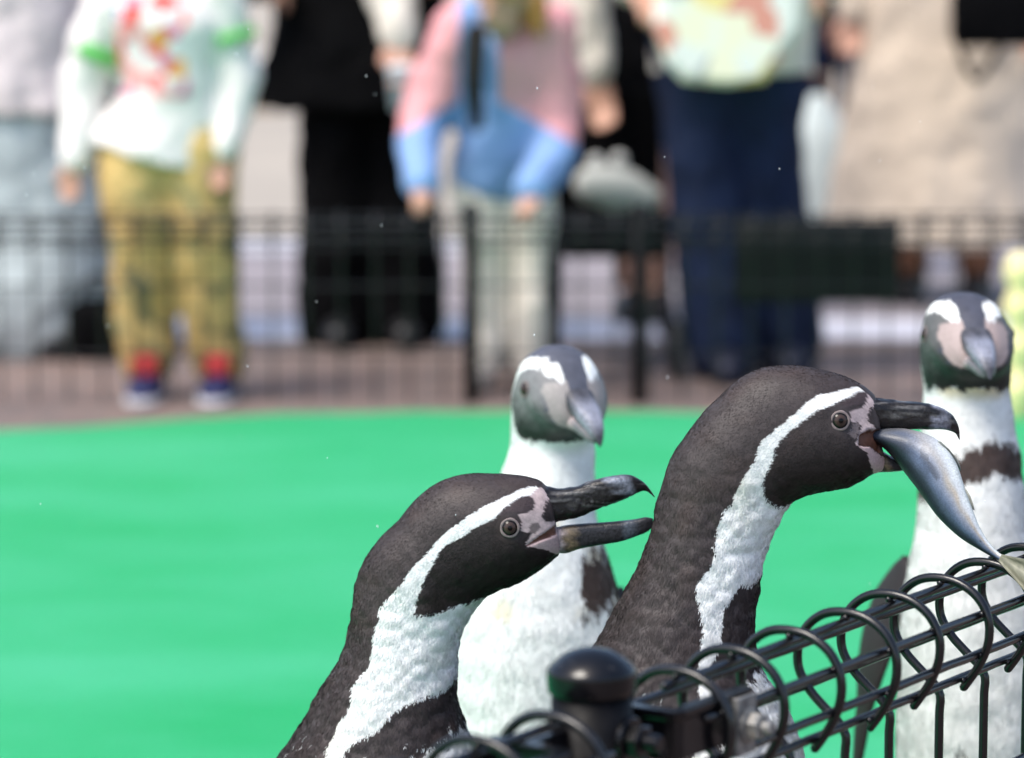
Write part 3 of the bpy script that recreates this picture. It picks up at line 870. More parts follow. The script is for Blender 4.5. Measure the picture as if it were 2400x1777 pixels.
    for sgn in (1, -1):
        q = fd * 0.03 + sdv * sgn * 0.05
        foot(root, q.x, q.y, body_yaw).location.z = 0
    for sgn in (1, -1):
        out = 0.03 if sgn > 0 else 0.045
        kb = body_w
        s0 = fd * -0.03 + sdv * sgn * 0.075 * kb + Vector((0, 0, 0.405 * scale))
        s1 = fd * -0.02 + sdv * sgn * (0.088 * kb + out * 0.5) + Vector((0, 0, 0.33 * scale))
        s2 = fd * -0.03 + sdv * sgn * (0.090 * kb + out) + Vector((0, 0, 0.20 * scale))
        lx, ly = lean
        for s in (s0, s1, s2):
            s.x += lx * (s.z / 0.6) ** 2; s.y += ly * (s.z / 0.6) ** 2
        flipper(root, tuple(s0), tuple(s1), tuple(s2), tuple(sdv * sgn + fd * (0.42 if sgn < 0 else 0.2) + Vector((0, 0, 0.2))))
    return root


YC = 2.97
pc_ = at(1300, 850, YC)
front_penguin('pale grey faced penguin behind the open billed one, head turned half aside', pc_.x - 0.012, YC, R(-84), R(-67), R(4), 0.985, (-0.005, 0.0),
              ((0.075, 0.08, 0.105), (0.185, 0.185, 0.19), (0.80, 0.82, 0.80), (0.30, 0.275, 0.265)),
              lambda x, y, rt, n: (y > 40.5 + 2 * n) & (y < 45.5 + 2 * n) & (rt[:, 0] > 0.035), 60,
              [(7, 33, 0.03, 0.5), (8, 28, -0.02, 0.45), (8, 24, 0.05, 0.5)], 0.91, 0.014)
pd_ = at(2262, 760, 2.95)
front_penguin('penguin at the right edge with brown chest band, facing straight ahead', pd_.x + 0.024, 2.97, R(-93), R(-86), R(-6), 1.06, (-0.021, 0.0),
              ((0.060, 0.063, 0.085), (0.105, 0.105, 0.105), (0.78, 0.79, 0.76), (0.36, 0.285, 0.27)),
              lambda x, y, rt, n: ((y > 49.3 + 0.9 * n - 45 * np.abs(rt[:, 0] + 0.0)) & (y < 52.0 + 0.9 * n - 45 * np.abs(rt[:, 0])) & (x > -1)) | ((np.abs(rt[:, 0]) > 0.060) & (y < 47) & (y > 12) & (x > -4) & (x < 0.0)), 80,
              [(8, 30, 0.03, 0.5), (9, 26, -0.03, 0.4), (9, 22, 0.0, 0.45)], 0.88, 0.0, 0.74)

# ------------------------------------------------------------------ the fish in the bill
def build_fish():
    up = [(1340, 440), (1400, 434), (1480, 432), (1560, 440), (1620, 456), (1690, 488), (1745, 540), (1790, 610), (1818, 690), (1842, 765), (1870, 840), (1905, 925), (1952, 1000), (2000, 1052), (2035, 1075)]
    lo = [(1345, 480), (1385, 508), (1425, 532), (1470, 578), (1510, 628), (1550, 680), (1595, 738), (1640, 800), (1690, 868), (1750, 930), (1815, 985), (1880, 1025), (1940, 1060), (1985, 1085), (2015, 1105)]
    hw = [0.7, 1.0, 1.25, 1.4, 1.45, 1.5, 1.5, 1.45, 1.35, 1.2, 1.0, 0.75, 0.5, 0.3, 0.2]
    dep = np.interp(np.arange(15), [0, 4, 14], [2.50, 2.485, 2.425])
    st = np.array([(u[0], u[1], l[0], l[1], w) for u, l, w in zip(up, lo, hw)], float)
    Ks = spline(np.column_stack([st, dep]), 130, (st[:, :2] + st[:, 2:4]) / 2)
    nj = 64
    ph = np.linspace(0, 2 * math.pi, nj, endpoint=False)
    P = np.zeros((130, nj, 3)); T = np.zeros((130, nj))
    for i, k in enumerate(Ks):
        a = (k[0] + k[2]) / 2 + (k[0] - k[2]) / 2 * np.cos(ph); b = (k[1] + k[3]) / 2 + (k[1] - k[3]) / 2 * np.cos(ph)
        P[i] = at_np(1400 + a / S, 800 + b / S, k[5])
        P[i, :, 1] -= np.sin(ph) * k[4] * 0.01
        T[i] = np.cos(ph)            # +1 belly edge (right), -1 back edge (left)
    root = empty('fish', tuple(P[40].mean(0)))
    tag(root, 'small silver blue fish hanging from the bill of the right profile penguin', 'fish')
    off = np.array(root.location)
    P = P - off
    t = T * 0.5 + 0.5
    u = np.linspace(0, 1, 130)[:, None] + 0 * t
    q = np.stack([u * 14, t * 6, 0 * t], -1)
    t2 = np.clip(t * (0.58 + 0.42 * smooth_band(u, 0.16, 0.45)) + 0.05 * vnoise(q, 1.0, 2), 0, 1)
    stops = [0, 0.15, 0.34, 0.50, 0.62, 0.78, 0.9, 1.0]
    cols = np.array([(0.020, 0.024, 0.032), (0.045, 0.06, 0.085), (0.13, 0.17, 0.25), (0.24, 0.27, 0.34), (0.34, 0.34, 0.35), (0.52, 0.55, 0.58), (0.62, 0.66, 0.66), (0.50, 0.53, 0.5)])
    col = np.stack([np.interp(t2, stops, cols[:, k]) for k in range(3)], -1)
    ya = (np.exp(-((t2 - 0.66) / 0.07) ** 2) * smooth_band(u, 0.35, 0.5) * (0.5 + 0.5 * vnoise(q, 1.7, 5)))[..., None]
    col = col * (1 - 0.5 * ya) + np.array([0.42, 0.32, 0.18]) * 0.5 * ya
    bl = (np.exp(-((t2 - 0.42) / 0.1) ** 2) * (vnoise(q * np.array([1.2, 1, 1]), 1.0, 8) > 0.45))[..., None]
    col = col * (1 - 0.45 * bl)
    col = np.clip(col, 0, 1) ** 1.3
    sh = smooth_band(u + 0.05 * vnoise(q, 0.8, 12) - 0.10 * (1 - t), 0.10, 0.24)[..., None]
    col = col * (0.38 + 0.62 * sh)  # mouth end darkened: the bill's shadow painted in, with the dark fish head
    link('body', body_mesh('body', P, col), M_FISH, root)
    # tail fin, forked, and small fins
    def fan(name, base0, base1, tips, Yb, Yt, rgb):
        pts0 = np.linspace(base0, base1, len(tips)); V = []; C = []
        for (a0, b0), (a1, b1) in zip(pts0, tips):
            for s in np.linspace(0, 1, 8):
                p = at(1400 + (a0 + (a1 - a0) * s) / S, 800 + (b0 + (b1 - b0) * s) / S, Yb + (Yt - Yb) * s)
                V.append(np.array(p) - off); C.append(np.array(rgb) * (0.75 + 0.5 * random.random()))
        m = len(tips); k = 8; th = np.array([0, 0.0007, 0])
        V2 = [v - th for v in V] + [v + th for v in V]
        Fs = []
        for i in range(m - 1):
            for j in range(k - 1):
                q_ = (i * k + j, (i + 1) * k + j, (i + 1) * k + j + 1, i * k + j + 1)
                Fs += [q_, tuple(x + m * k for x in q_[::-1])]
        rim = [i * k for i in range(m)] + [(m - 1) * k + j for j in range(1, k)] + [i * k + k - 1 for i in range(m - 2, -1, -1)] + [j for j in range(k - 2, 0, -1)]
        for i in range(len(rim)):
            a, b = rim[i], rim[(i + 1) % len(rim)]
            Fs.append((a, a + m * k, b + m * k, b))
        me = mesh_from(name, (V2, Fs))
        a = me.color_attributes.new('Col', 'FLOAT_COLOR', 'POINT')
        a.data.foreach_set('color', np.array([list(c) + [1] for c in C + C], np.float32).ravel())
        link(name, me, M_FIN, root)
    fan('tail_fin', (2015, 1062), (1998, 1095), [(2150, 1090), (2190, 1130), (2200, 1160), (2170, 1180), (2145, 1195), (2150, 1230), (2165, 1275), (2120, 1235), (2095, 1205)], 2.425, 2.405, (0.19, 0.19, 0.135))
    fan('dorsal_fin', (1690, 500), (1800, 640), [(1712, 500), (1752, 536), (1788, 580), (1806, 615), (1812, 645)], 2.475, 2.470, (0.24, 0.26, 0.25))
    fan('anal_fin', (1830, 730), (1870, 838), [(1842, 742), (1860, 775), (1872, 810), (1880, 842)], 2.455, 2.455, (0.42, 0.42, 0.34))


build_fish()

# ------------------------------------------------------------------ fences: roll topped welded mesh
WR = 0.0033
LOOP = [(0, -0.54), (0, -0.30), (0, -0.10), (0.0, -0.086), (-0.004, -0.080), (-0.016, -0.070), (-0.030, -0.057), (-0.038, -0.043), (-0.0385, -0.030), (-0.032, -0.014), (-0.018, -0.003), (0.0, 0.0), (0.016, -0.003), (0.031, -0.013), (0.0385, -0.028), (0.0385, -0.043), (0.033, -0.058), (0.025, -0.071), (0.0195, -0.0785)]
RAILS = [(0.0, -0.0072), (-0.032, -0.026), (0.031, -0.024), (-0.0305, -0.0555), (0.031, -0.0525), (0.017, -0.072), (0.0070, -0.16), (0.0062, -0.31), (0.0062, -0.46)]


def loop_mesh(height, z_low):
    """one vertical wire rolled over at the top, s along local x, top of the roll at z = height"""
    K = [(s, 0, height + max(z, -height + z_low)) for s, z in LOOP]
    lower, upper = K[:3], K[2:]
    up = spline(np.array(upper), 60)
    pts = np.concatenate([np.array(lower[:2]), up])
    d = tube_data(pts, WR, 12)
    blobs = []
    for s, z in RAILS:        # weld beads where the long wires meet the loop
        q = np.array([s, 0, height + z])
        k = int(np.argmin(np.linalg.norm(pts - q, axis=1)))
        c = (pts[k] + q) / 2 if z > -0.1 else np.array([0.003, 0, height + z])
        if z < -0.1 and height + z < z_low: continue
        v, f = sphere_data(0.0031, 10, 7)
        blobs.append(([(x * 0.9 + c[0], y * 1.25 + c[1], zz * 0.9 + c[2]) for x, y, zz in v], f))
    me = mesh_from('loop_wire', join_data([d] + blobs))
    me.materials.append(M_WIRE)
    me.polygons.foreach_set('use_smooth', np.ones(len(me.polygons), bool))
    return me


def mesh_panel(name, label, origin, direction, i0, i1, pitch, height, e0=0.012, e1=0.012, group=None):
    """local x = front side of the roll, local y = along the fence"""
    d = Vector((direction[0], direction[1], 0)).normalized()
    rz = math.atan2(d.y, d.x) - math.pi / 2
    root = empty(name, origin, rz)
    tag(root, label, 'fence', group)
    me = loop_mesh(height, TURF_Z)
    for i in range(i0, i1 + 1):
        o = bpy.data.objects.new('loop_wire', me); COL.objects.link(o); o.parent = root
        o.location = (0, i * pitch, 0)
        o.rotation_euler = (0, random.uniform(-0.006, 0.006), random.uniform(-0.02, 0.02))
    for s, z in RAILS:
        if height + z < 0.05: continue
        n = max(2, (i1 - i0) * 3)
        ys = np.linspace(i0 * pitch - e0, i1 * pitch + e1, n)
        pts = [(s + random.uniform(-0.0003, 0.0003), y, height + z + random.uniform(-0.0003, 0.0003)) for y in ys]
        link('rail_wire', mesh_from('rail_wire', tube_data(pts, WR * 0.95, 12)), M_WIRE, root)
    return root


X0, Y0F, DX, DY, HF = 0.1885, 2.1845, 0.04154, 0.06245, 0.5460
FD = Vector((DX, DY, 0)).normalized(); FN = Vector((DY, -DX, 0)).normalized()
FG = 'roll topped black mesh panels of the near fence'
near_r = mesh_panel('mesh_fence', 'black roll topped mesh fence panel on the right under the fish tail', (X0, Y0F, 0), (DX, DY), -2, 12, 0.075, HF, 0.016, 0.012, FG)
near_l = mesh_panel('mesh_fence', 'black roll topped mesh fence panel left of the round capped post', (X0, Y0F, 0), (DX, DY), -14, -4, 0.075, HF, 0.012, 0.02, FG)


def hexnut(r, h, M):
    ang = [math.pi / 3 * i for i in range(6)]
    prof = [(r * 0.9, 0), (r, h * 0.12), (r, h * 0.85), (r * 0.88, h)]
    V = [tuple(M @ Vector((q * math.cos(a), q * math.sin(a), z))) for q, z in prof for a in ang]
    Fs = []
    for i in range(3):
        for j in range(6): Fs.append((i * 6 + j, i * 6 + (j + 1) % 6, (i + 1) * 6 + (j + 1) % 6, (i + 1) * 6 + j))
    Fs.append(tuple(range(6))[::-1]); Fs.append(tuple(range(18, 24)))
    return V, Fs


def build_post():
    base = at(1387, 1640, 1.985)
    root = empty('fence_post', (base.x, base.y, 0), math.atan2(FD.y, FD.x) - math.pi / 2)
    tag(root, 'black round steel fence post with domed cap in the foreground', 'post')
    z_top = 0.577
    link('shaft', mesh_from('shaft', lathe_data([(0.0250, 0.0), (0.0250, 0.3), (0.0250, z_top - 0.022)], 64)), M_SHAFT, root)
    dome = [(0.0252, z_top - 0.0285), (0.0266, z_top - 0.0281), (0.0272, z_top - 0.0270), (0.0277, z_top - 0.0225), (0.0279, z_top - 0.0165), (0.0278, z_top - 0.0150)]
    for a in np.linspace(0.0, 1.0, 14):
        th = (1 - a) * math.asin(0.0274 / 0.0341)
        dome.append((0.0341 * math.sin(th) + 0.0001, z_top - 0.0341 + 0.0341 * math.cos(th)))
    cap = link('cap', mesh_from('cap', lathe_data(dome, 72)), M_CAST, root)
    # through bolt on the side facing the camera's right
    M = Matrix.Translation((0.0255, 0.001, 0.5225)) @ Matrix.Scale(1.15, 4) @ Matrix.Rotation(math.pi / 2, 4, 'Y') @ Matrix.Rotation(0.3, 4, 'Z')
    w = lathe_data([(0.0125, 0), (0.0125, 0.0022), (0.0116, 0.003)], 32, M)
    n = hexnut(0.0098, 0.0078, M @ Matrix.Translation((0, 0, 0.003)))
    s = lathe_data([(0.0050, 0.0108), (0.0050, 0.019), (0.004, 0.0205)], 24, M)
    link('bolt', mesh_from('bolt', join_data([w, n, s])), M_CAST, root, smooth=False)
    return root


post = build_post()


def strap(pts, h, th, flange=0.006):
    """bent flat steel strap standing on edge, with a lip along its top; pts in plan"""
    P = [Vector((*p, 0)) for p in pts]
    secs = []
    for i, p in enumerate(P):
        d0 = (P[i] - P[i - 1]).normalized() if i else (P[1] - P[0]).normalized()
        d1 = (P[i + 1] - P[i]).normalized() if i < len(P) - 1 else d0
        t = (d0 + d1).normalized()
        n = Vector((t.y, -t.x, 0)) / max(0.5, t.dot(d0))
        z0, z1 = -h / 2, h / 2
        prof = [(0, z0), (th, z0), (th, z1 - 0.007), (th + 0.0018, z1 - 0.005), (th + 0.0018, z1), (-flange, z1), (-flange, z1 - 0.0022), (0, z1 - 0.0022)]
        secs.append([tuple(p + n * a + Vector((0, 0, z))) for a, z in prof])
    k = 8; V = [v for s_ in secs for v in s_]; Fs = []
    for i in range(len(P) - 1):
        for j in range(k): Fs.append((i * k + j, i * k + (j + 1) % k, (i + 1) * k + (j + 1) % k, (i + 1) * k + j))
    Fs.append(tuple(range(k))[::-1]); Fs.append(tuple(range((len(P) - 1) * k, len(P) * k)))
    return V, Fs


def clamps():
    # right: strap from post to the galvanised plate, in the post's own axes (x to the camera's right, y along the fence)
    root = empty('fence_bracket', (post.location.x, post.location.y, 0.5165), post.rotation_euler.z)
    tag(root, 'black bent bracket with weathered galvanised clamp plate right of the post', 'bracket', 'brackets joining post and mesh')
    d = strap([(-0.024, 0.046), (0.026, 0.046), (0.0305, 0.0475), (0.0325, 0.052), (0.0335, 0.09), (0.0345, 0.132)], 0.032, 0.0026)
    o = link('arm', mesh_from('arm', d), M_CAST, root, smooth=False)
    bv = o.modifiers.new('edge', 'BEVEL'); bv.width = 0.0007; bv.segments = 2
    V, Fs = box_data((0.041, 0.118, -0.006), (0.0032, 0.024, 0.038), 0, 0.0009)
    lip = box_data((0.039, 0.1075, -0.006), (0.0055, 0.0032, 0.038), 0, 0.0008)
    lug = box_data((-0.004, 0.033, 0.0), (0.006, 0.024, 0.028), 0, 0.001)
    link('lug', mesh_from('lug', lug), M_CAST, root, smooth=False)
    link('clamp_plate', mesh_from('clamp_plate', join_data([(V, Fs), lip])), M_GALV, root, smooth=False)
    M = Matrix.Translation((0.0427, 0.119, -0.006)) @ Matrix.Rotation(math.pi / 2, 4, 'Y') @ Matrix.Rotation(0.2, 4, 'Z')
    w = lathe_data([(0.0112, 0), (0.0112, 0.002), (0.010, 0.0026)], 32, M)
    n = hexnut(0.0092, 0.0085, M @ Matrix.Translation((0, 0, 0.0026)))
    s = lathe_data([(0.0046, 0.011), (0.0046, 0.0165), (0.0036, 0.018)], 24, M)
    link('bolt', mesh_from('bolt', join_data([w, n, s])), M_GALV, root, smooth=False)
    r2 = empty('fence_bracket', (post.location.x, post.location.y, 0.5165), post.rotation_euler.z)
    tag(r2, 'black bent bracket on the near left side of the post', 'bracket', 'brackets joining post and mesh')
    d = strap([(0.0325, -0.17), (0.0325, -0.12), (0.0325, -0.083), (0.0305, -0.078), (0.026, -0.0755), (-0.004, -0.073), (-0.026, -0.073)], 0.032, 0.0026, 0.006)
    o = link('arm', mesh_from('arm', d), M_CAST, r2, smooth=False)
    bv = o.modifiers.new('edge', 'BEVEL'); bv.width = 0.0007; bv.segments = 2
    link('lug', mesh_from('lug', box_data((-0.004, -0.048, 0.0), (0.006, 0.050, 0.028), 0, 0.001)), M_CAST, r2, smooth=False)


clamps()

# far fence, parallel to the picture
YF = 7.22
HB = 0.43
far = mesh_panel('mesh_fence', 'black mesh fence across the back of the turf in front of the crowd', (0, YF, 0), (1, 0), -24, 24, 0.075, HB)
for px in (1104, 1496):
    p = at(px, 900, YF)
    r = empty('fence_post', (p.x, YF + 0.035, 0))
    tag(r, 'dark post of the far fence beside the child in the windbreaker' if px < 1300 else 'dark post of the far fence under the black pushchair seat', 'post', 'posts of the far fence')
    link('shaft', mesh_from('shaft', lathe_data([(0.017, 0), (0.017, 0.43)], 24)), M_SHAFT, r)
    link('cap', mesh_from('cap', lathe_data([(0.020, 0.425), (0.020, 0.44), (0.014, 0.448), (0.003, 0.45)], 24)), M_CAST, r)

a = at(1721, 516, YF + 0.05); b = at(2108, 710, YF + 0.05)
bo = link('sign_board', mesh_from('sign_board', box_data((0, 0, 0), (b.x - a.x, 0.012, a.z - b.z), 0, 0.002)), simple('black_board', (0.005, 0.006, 0.006), 0.6, 0.2, 0.3, 10, 0.05))
bo.location = ((a.x + b.x) / 2, YF + 0.06, (a.z + b.z) / 2)
tag(bo, 'blank black board fixed to the far fence in front of the jeans', 'board')


# ------------------------------------------------------------------ people
def cloth(name, col, **kw): return simple(name, col, 0.85, 0.15, kw.get('var', 0.08), kw.get('scale', 14), 0.4, 0.006)


M_BODY = simple('skin', (0.50, 0.27, 0.19), 0.5, 0.4, 0.1, 12, 0.1)
M_SHOE_BLACK = simple('black_leather', (0.014, 0.014, 0.016), 0.45, 0.4, 0.2, 30, 0.1)
M_BLACK = cloth('black_cloth', (0.004, 0.004, 0.0045), var=0.3)
for n_ in M_BLACK.node_tree.nodes:
    if n_.type == 'BSDF_PRINCIPLED': n_.inputs['Specular IOR Level'].default_value = 0.03
FOLDS = bpy.data.textures.new('folds', 'CLOUDS'); FOLDS.noise_scale = 0.11; FOLDS.noise_depth = 2
M_EYEBALL = simple('dark_eye', (0.02, 0.012, 0.01), 0.1, 0.5, 0.1, 10, 0)


def remeshed(name, datas, mat, parent, voxel, smooth=4):
    me = mesh_from(name, join_data(datas))
    o = link(name, me, mat, parent)
    m = o.modifiers.new('skin', 'REMESH'); m.mode = 'VOXEL'; m.voxel_size = voxel; m.use_smooth_shade = True
    s = o.modifiers.new('soft', 'SMOOTH'); s.factor = 0.5; s.iterations = smooth
    if voxel > 0.0105:
        d = o.modifiers.new('folds', 'DISPLACE'); d.texture = FOLDS; d.texture_coords = 'GLOBAL'; d.strength = 0.035; d.mid_level = 0.5
    return o


def hand_tubes(wrist, direction, palm_n, k, curl=0.5):
    """palm, four unequal fingers and a thumb"""
    d = Vector(direction).normalized(); n = Vector(palm_n).normalized(); n = (n - d * n.dot(d)).normalized()
    s = d.cross(n)
    w = Vector(wrist); T = []
    palm_c = w + d * 0.045 * k
    for q in (-0.026, -0.009, 0.009, 0.026):
        T.append(tube_data([tuple(w + s * q * 0.55 * k), tuple(w + d * 0.05 * k + s * q * k), tuple(w + d * 0.085 * k + s * q * 1.05 * k)], [0.017 * k, 0.014 * k, 0.0115 * k], 8))
    for q, L in ((-0.030, 0.062), (-0.010, 0.075), (0.010, 0.080), (0.030, 0.070)):
        p0 = w + d * 0.085 * k + s * q * k
        p1 = p0 + d * L * 0.45 * k + n * L * 0.15 * k * curl * 2
        p2 = p1 + (d * (1 - curl) + n * curl * 1.1).normalized() * L * 0.33 * k
        p3 = p2 + (d * (0.6 - curl) + n * curl * 1.6).normalized() * L * 0.25 * k
        T.append(tube_data([tuple(p0), tuple(p1), tuple(p2), tuple(p3)], [0.010 * k, 0.009 * k, 0.0082 * k, 0.0066 * k], 8))
    t0 = w + d * 0.02 * k + s * 0.028 * k
    T.append(tube_data([tuple(t0), tuple(t0 + d * 0.035 * k + s * 0.022 * k + n * 0.012 * k), tuple(t0 + d * 0.062 * k + s * 0.024 * k + n * 0.026 * k)], [0.013 * k, 0.010 * k, 0.007 * k], 8))
    return T


def person(label, X, Y, yaw, H, top, bottom, shoes, hair, arms=None, ankles=None, hips=None, head=1.0, lean=0.0, group='people watching behind the far fence', voxel=0.009, curl=0.4, head_turn=(0, 0), knees=None, head_off=(0, 0)):
    k = H / 1.75
    root = empty('person', (X, Y, 0.004), yaw)
    tag(root, label, 'person', group)
    L = lambda x, y, z: (x * k, (y * k) - lean * max(0, z - 0.9) * k, z * k)
    hipw = 0.095
    hips = hips or [L(-hipw, 0, 0.88), L(hipw, 0, 0.88)]
    ankles = ankles or [L(-0.10, 0.01, 0.09), L(0.10, 0.01, 0.09)]
    knees = knees or [tuple((Vector(h) + Vector(a_)) / 2 + Vector((0, -0.02 * k, 0.0))) for h, a_ in zip(hips, ankles)]
    sh = [L(-0.175, 0, 1.40), L(0.175, 0, 1.40)]
    hdz, hdy = head_off
    arms = arms or [[L(-0.25, 0.02, 1.13), L(-0.27, -0.06, 0.88)], [L(0.25, 0.02, 1.13), L(0.27, -0.06, 0.88)]]
    # continuous body
    T = []
    T.append(tube_data([L(0, 0, 0.86), L(0, 0, 1.0), L(0, 0, 1.15), L(0, 0, 1.3), L(0, 0.005, 1.42)], np.array([0.15, 0.145, 0.13, 0.155, 0.12]) * k, 16, 16, 0.68))
    T.append(tube_data([L(0, 0.01, 1.38), L(0, 0.0, 1.47), tuple(Vector(L(0, -0.01, 1.56)) + Vector((0, hdy, hdz)) * 0.8)], np.array([0.07, 0.056, 0.055]) * k, 12))
    hc = Vector(L(0, -0.015, 1.63)) + Vector((0, hdy, hdz)); hk = k * head
    tx, tz = head_turn
    HM = Matrix.Translation(hc + Vector((0, 0, 0.05 * (head - 1) * k))) @ Matrix.Rotation(tz, 4, 'Z') @ Matrix.Rotation(tx, 4, 'X')
    hp = lambda x, y, z: tuple(HM @ Vector((x * hk, y * hk, z * hk)))
    v, f = sphere_data(1.0, 20, 14)
    T.append(([hp(x * 0.076, y * 0.094 + 0.01, z * 0.09 + 0.035) for x, y, z in v], f))
    T.append(([hp(x * 0.058, y * 0.066 - 0.022, z * 0.075 - 0.035) for x, y, z in v], f))
    T.append(tube_data([hp(0, -0.086, 0.02), hp(0, -0.1, -0.008), hp(0, -0.098, -0.02)], np.array([0.008, 0.013, 0.014]) * hk, 8))
    for s in (-1, 1):
        T.append(([hp(x * 0.01 + s * 0.077, y * 0.02 + 0.012, z * 0.03 + 0.005) for x, y, z in v], f))
    T.append(tube_data([hp(-0.022, -0.088, -0.047), hp(0, -0.094, -0.047), hp(0.022, -0.088, -0.047)], np.array([0.006, 0.009, 0.006]) * hk, 8))
    for h, kn, an in zip(hips, knees, ankles):
        T.append(tube_data([h, kn, tuple((Vector(kn) * 0.6 + Vector(an) * 0.4)), an], np.array([0.085, 0.056, 0.054, 0.036]) * k, 12, 14))
    for s, (el, wr) in zip(sh, arms):
        T.append(tube_data([s, el, wr], np.array([0.055, 0.042, 0.030]) * k, 12, 12))
        d = Vector(wr) - Vector(el)
        T += hand_tubes(wr, d, (0, -1, -0.6) if abs(d.normalized().y) < 0.8 else (0, 0, -1), k * 1.0, curl)
    for an in ankles:
        T.append(tube_data([tuple(Vector(an)), tuple(Vector(an) + Vector((0, -0.06, -0.045)) * k), tuple(Vector(an) + Vector((0, -0.13, -0.06)) * k)], np.array([0.035, 0.032, 0.024]) * k, 10))
    remeshed('body', T, M_BODY, root, voxel)
    for s in (-1, 1):
        eo = link('eye', mesh_from('eye', ([hp(x * 0.011 + s * 0.031, y * 0.008 - 0.079, z * 0.007 + 0.018) for x, y, z in v], f)), M_EYEBALL, root)
    # hair
    HR = [([hp(x * 0.085, y * 0.1 + 0.018, z * 0.09 + 0.048) for x, y, z in v if True], f)]
    if hair.get('long'):
        for s in (-1, 0.0, 1):
            HR.append(tube_data([hp(s * 0.06, 0.05, 0.06), hp(s * 0.082, 0.05, -0.03), hp(s * 0.085, 0.03 if s else 0.09, -0.03 - hair['long'])], np.array([0.035, 0.036, 0.022]) * hk, 10, 8))
    ho = remeshed('hair', HR, hair['mat'], root, 0.008, 2)
    # top garment
    hem, p = top['hem'], top.get('puff', 1.0)
    G = [tube_data([(0 + top.get('dx', 0), 0, hem), L(0, 0, max(hem / k + 0.08, 1.0)), L(0, 0, 1.18), L(0, 0, 1.33), L(0, 0.005, 1.43)], np.array([top.get('hem_r', 0.18), 0.175, 0.165, 0.18, 0.12]) * k * p, 18, 18, top.get('flat', 0.74), True, True)]
    for s, (el, wr) in zip(sh, arms):
        w2 = tuple(Vector(el) + (Vector(wr) - Vector(el)) * 0.93)
        G.append(tube_data([s, el, w2], np.array([0.078, 0.066, 0.048]) * k * p * top.get('sleeve', 1.0), 14, 14))
    if top.get('hood'):
        G.append(tube_data([L(-0.10, 0.03, 1.44), L(0, 0.11, 1.45), L(0.10, 0.03, 1.44)], np.array([0.05, 0.07, 0.05]) * k, 12, 10))
    gar = remeshed(top.get('name', 'jacket'), G, top['mat'], root, 0.011, 3)
    # bottom garment
    if bottom['name'] == 'skirt':
        z1 = bottom['hem']
        Bt = [tube_data([(bottom.get('dx', 0), 0, z1 + 0.04), (bottom.get('dx', 0) * 0.6, 0, z1 + 0.2), L(0, 0, 0.92), L(0, 0, 1.04)], [bottom['r'], bottom['r'] * 0.95, 0.18 * k, 0.15 * k], 20, 16, 0.75)]
    else:
        w = bottom.get('wide', 1.0)
        Bt = [tube_data([L(0, 0, 0.84), L(0, 0, 0.95), L(0, 0, 1.04)], np.array([0.155, 0.165, 0.15]) * k, 16, 8, 0.72, True, True)]
        for h, kn, an in zip(hips, knees, ankles):
            a2 = tuple(Vector(an) + Vector((0, 0, bottom.get('hem', 0.02) * k)))
            Bt.append(tube_data([tuple(Vector(h) + Vector((0, 0, 0.02 * k))), kn, a2], np.array([0.105, 0.082, bottom.get('cuff', 0.068)]) * k * w, 14, 14))
    remeshed(bottom['name'], Bt, bottom['mat'], root, 0.011, 3)
    # socks and shoes
    for an in ankles:
        A = Vector(an)
        if shoes.get('sock'):
            link('sock', mesh_from('sock', tube_data([tuple(A + Vector((0, 0, -0.04)) * k), tuple(A + Vector((0, 0, shoes.get('sock_h', 0.1))) * k)], np.array([0.042, 0.044]) * k, 14)), shoes['sock'], root)
        hgt = shoes.get('boot', 0.0)
        D = [tube_data([tuple(A + Vector((0, 0.035, -0.045)) * k), tuple(A + Vector((0, -0.06, -0.045)) * k), tuple(A + Vector((0, -0.15, -0.055)) * k)], np.array([0.043, 0.046, 0.036]) * k, 14, 10)]
        if hgt: D.append(tube_data([tuple(A + Vector((0, 0.01, -0.03)) * k), tuple(A + Vector((0, 0, hgt)) * k)], np.array([0.05, 0.055]) * k, 14))
        D = [([(x, y, max(z, 0.0)) for x, y, z in vv], ff) for vv, ff in D]
        ks = shoes.get('k', 1.0)
        D = [([((x - A.x) * ks + A.x, (y - A.y) * ks + A.y, z) for x, y, z in vv], ff) for vv, ff in D]
        so = remeshed('shoe', D, shoes['mat'], root, 0.007, 2)
        sole = [(x, y, z) for x, y, z in D[0][0]]
        if shoes.get('sole'):
            rows = np.array(sole); zt = 0.028 * k
            b_ = tube_data([tuple(A + Vector((0, 0.04, 0)) * k), tuple(A + Vector((0, -0.06, 0)) * k), tuple(A + Vector((0, -0.16, 0)) * k)], np.array([0.047, 0.052, 0.042]) * k, 16, 10)
            zz = [((x - A.x) * ks + A.x, (y - A.y) * ks + A.y, min(max((z - A.z) * 0.6 + 0.012 * k, 0.0), zt)) for x, y, z in b_[0]]
            link('sole', mesh_from('sole', (zz, b_[1])), shoes['sole'], so)
    return root, k, L


HAIR_DARK = {'mat': simple('dark_hair', (0.02, 0.014, 0.012), 0.5, 0.4, 0.3, 60, 0.3)}
HAIR_BROWN = {'mat': simple('light_brown_hair', (0.46, 0.20, 0.06), 0.45, 0.4, 0.25, 60, 0.3), 'long': 0.07}
X_ = lambda px, Y: (px - 1200) * Y / F


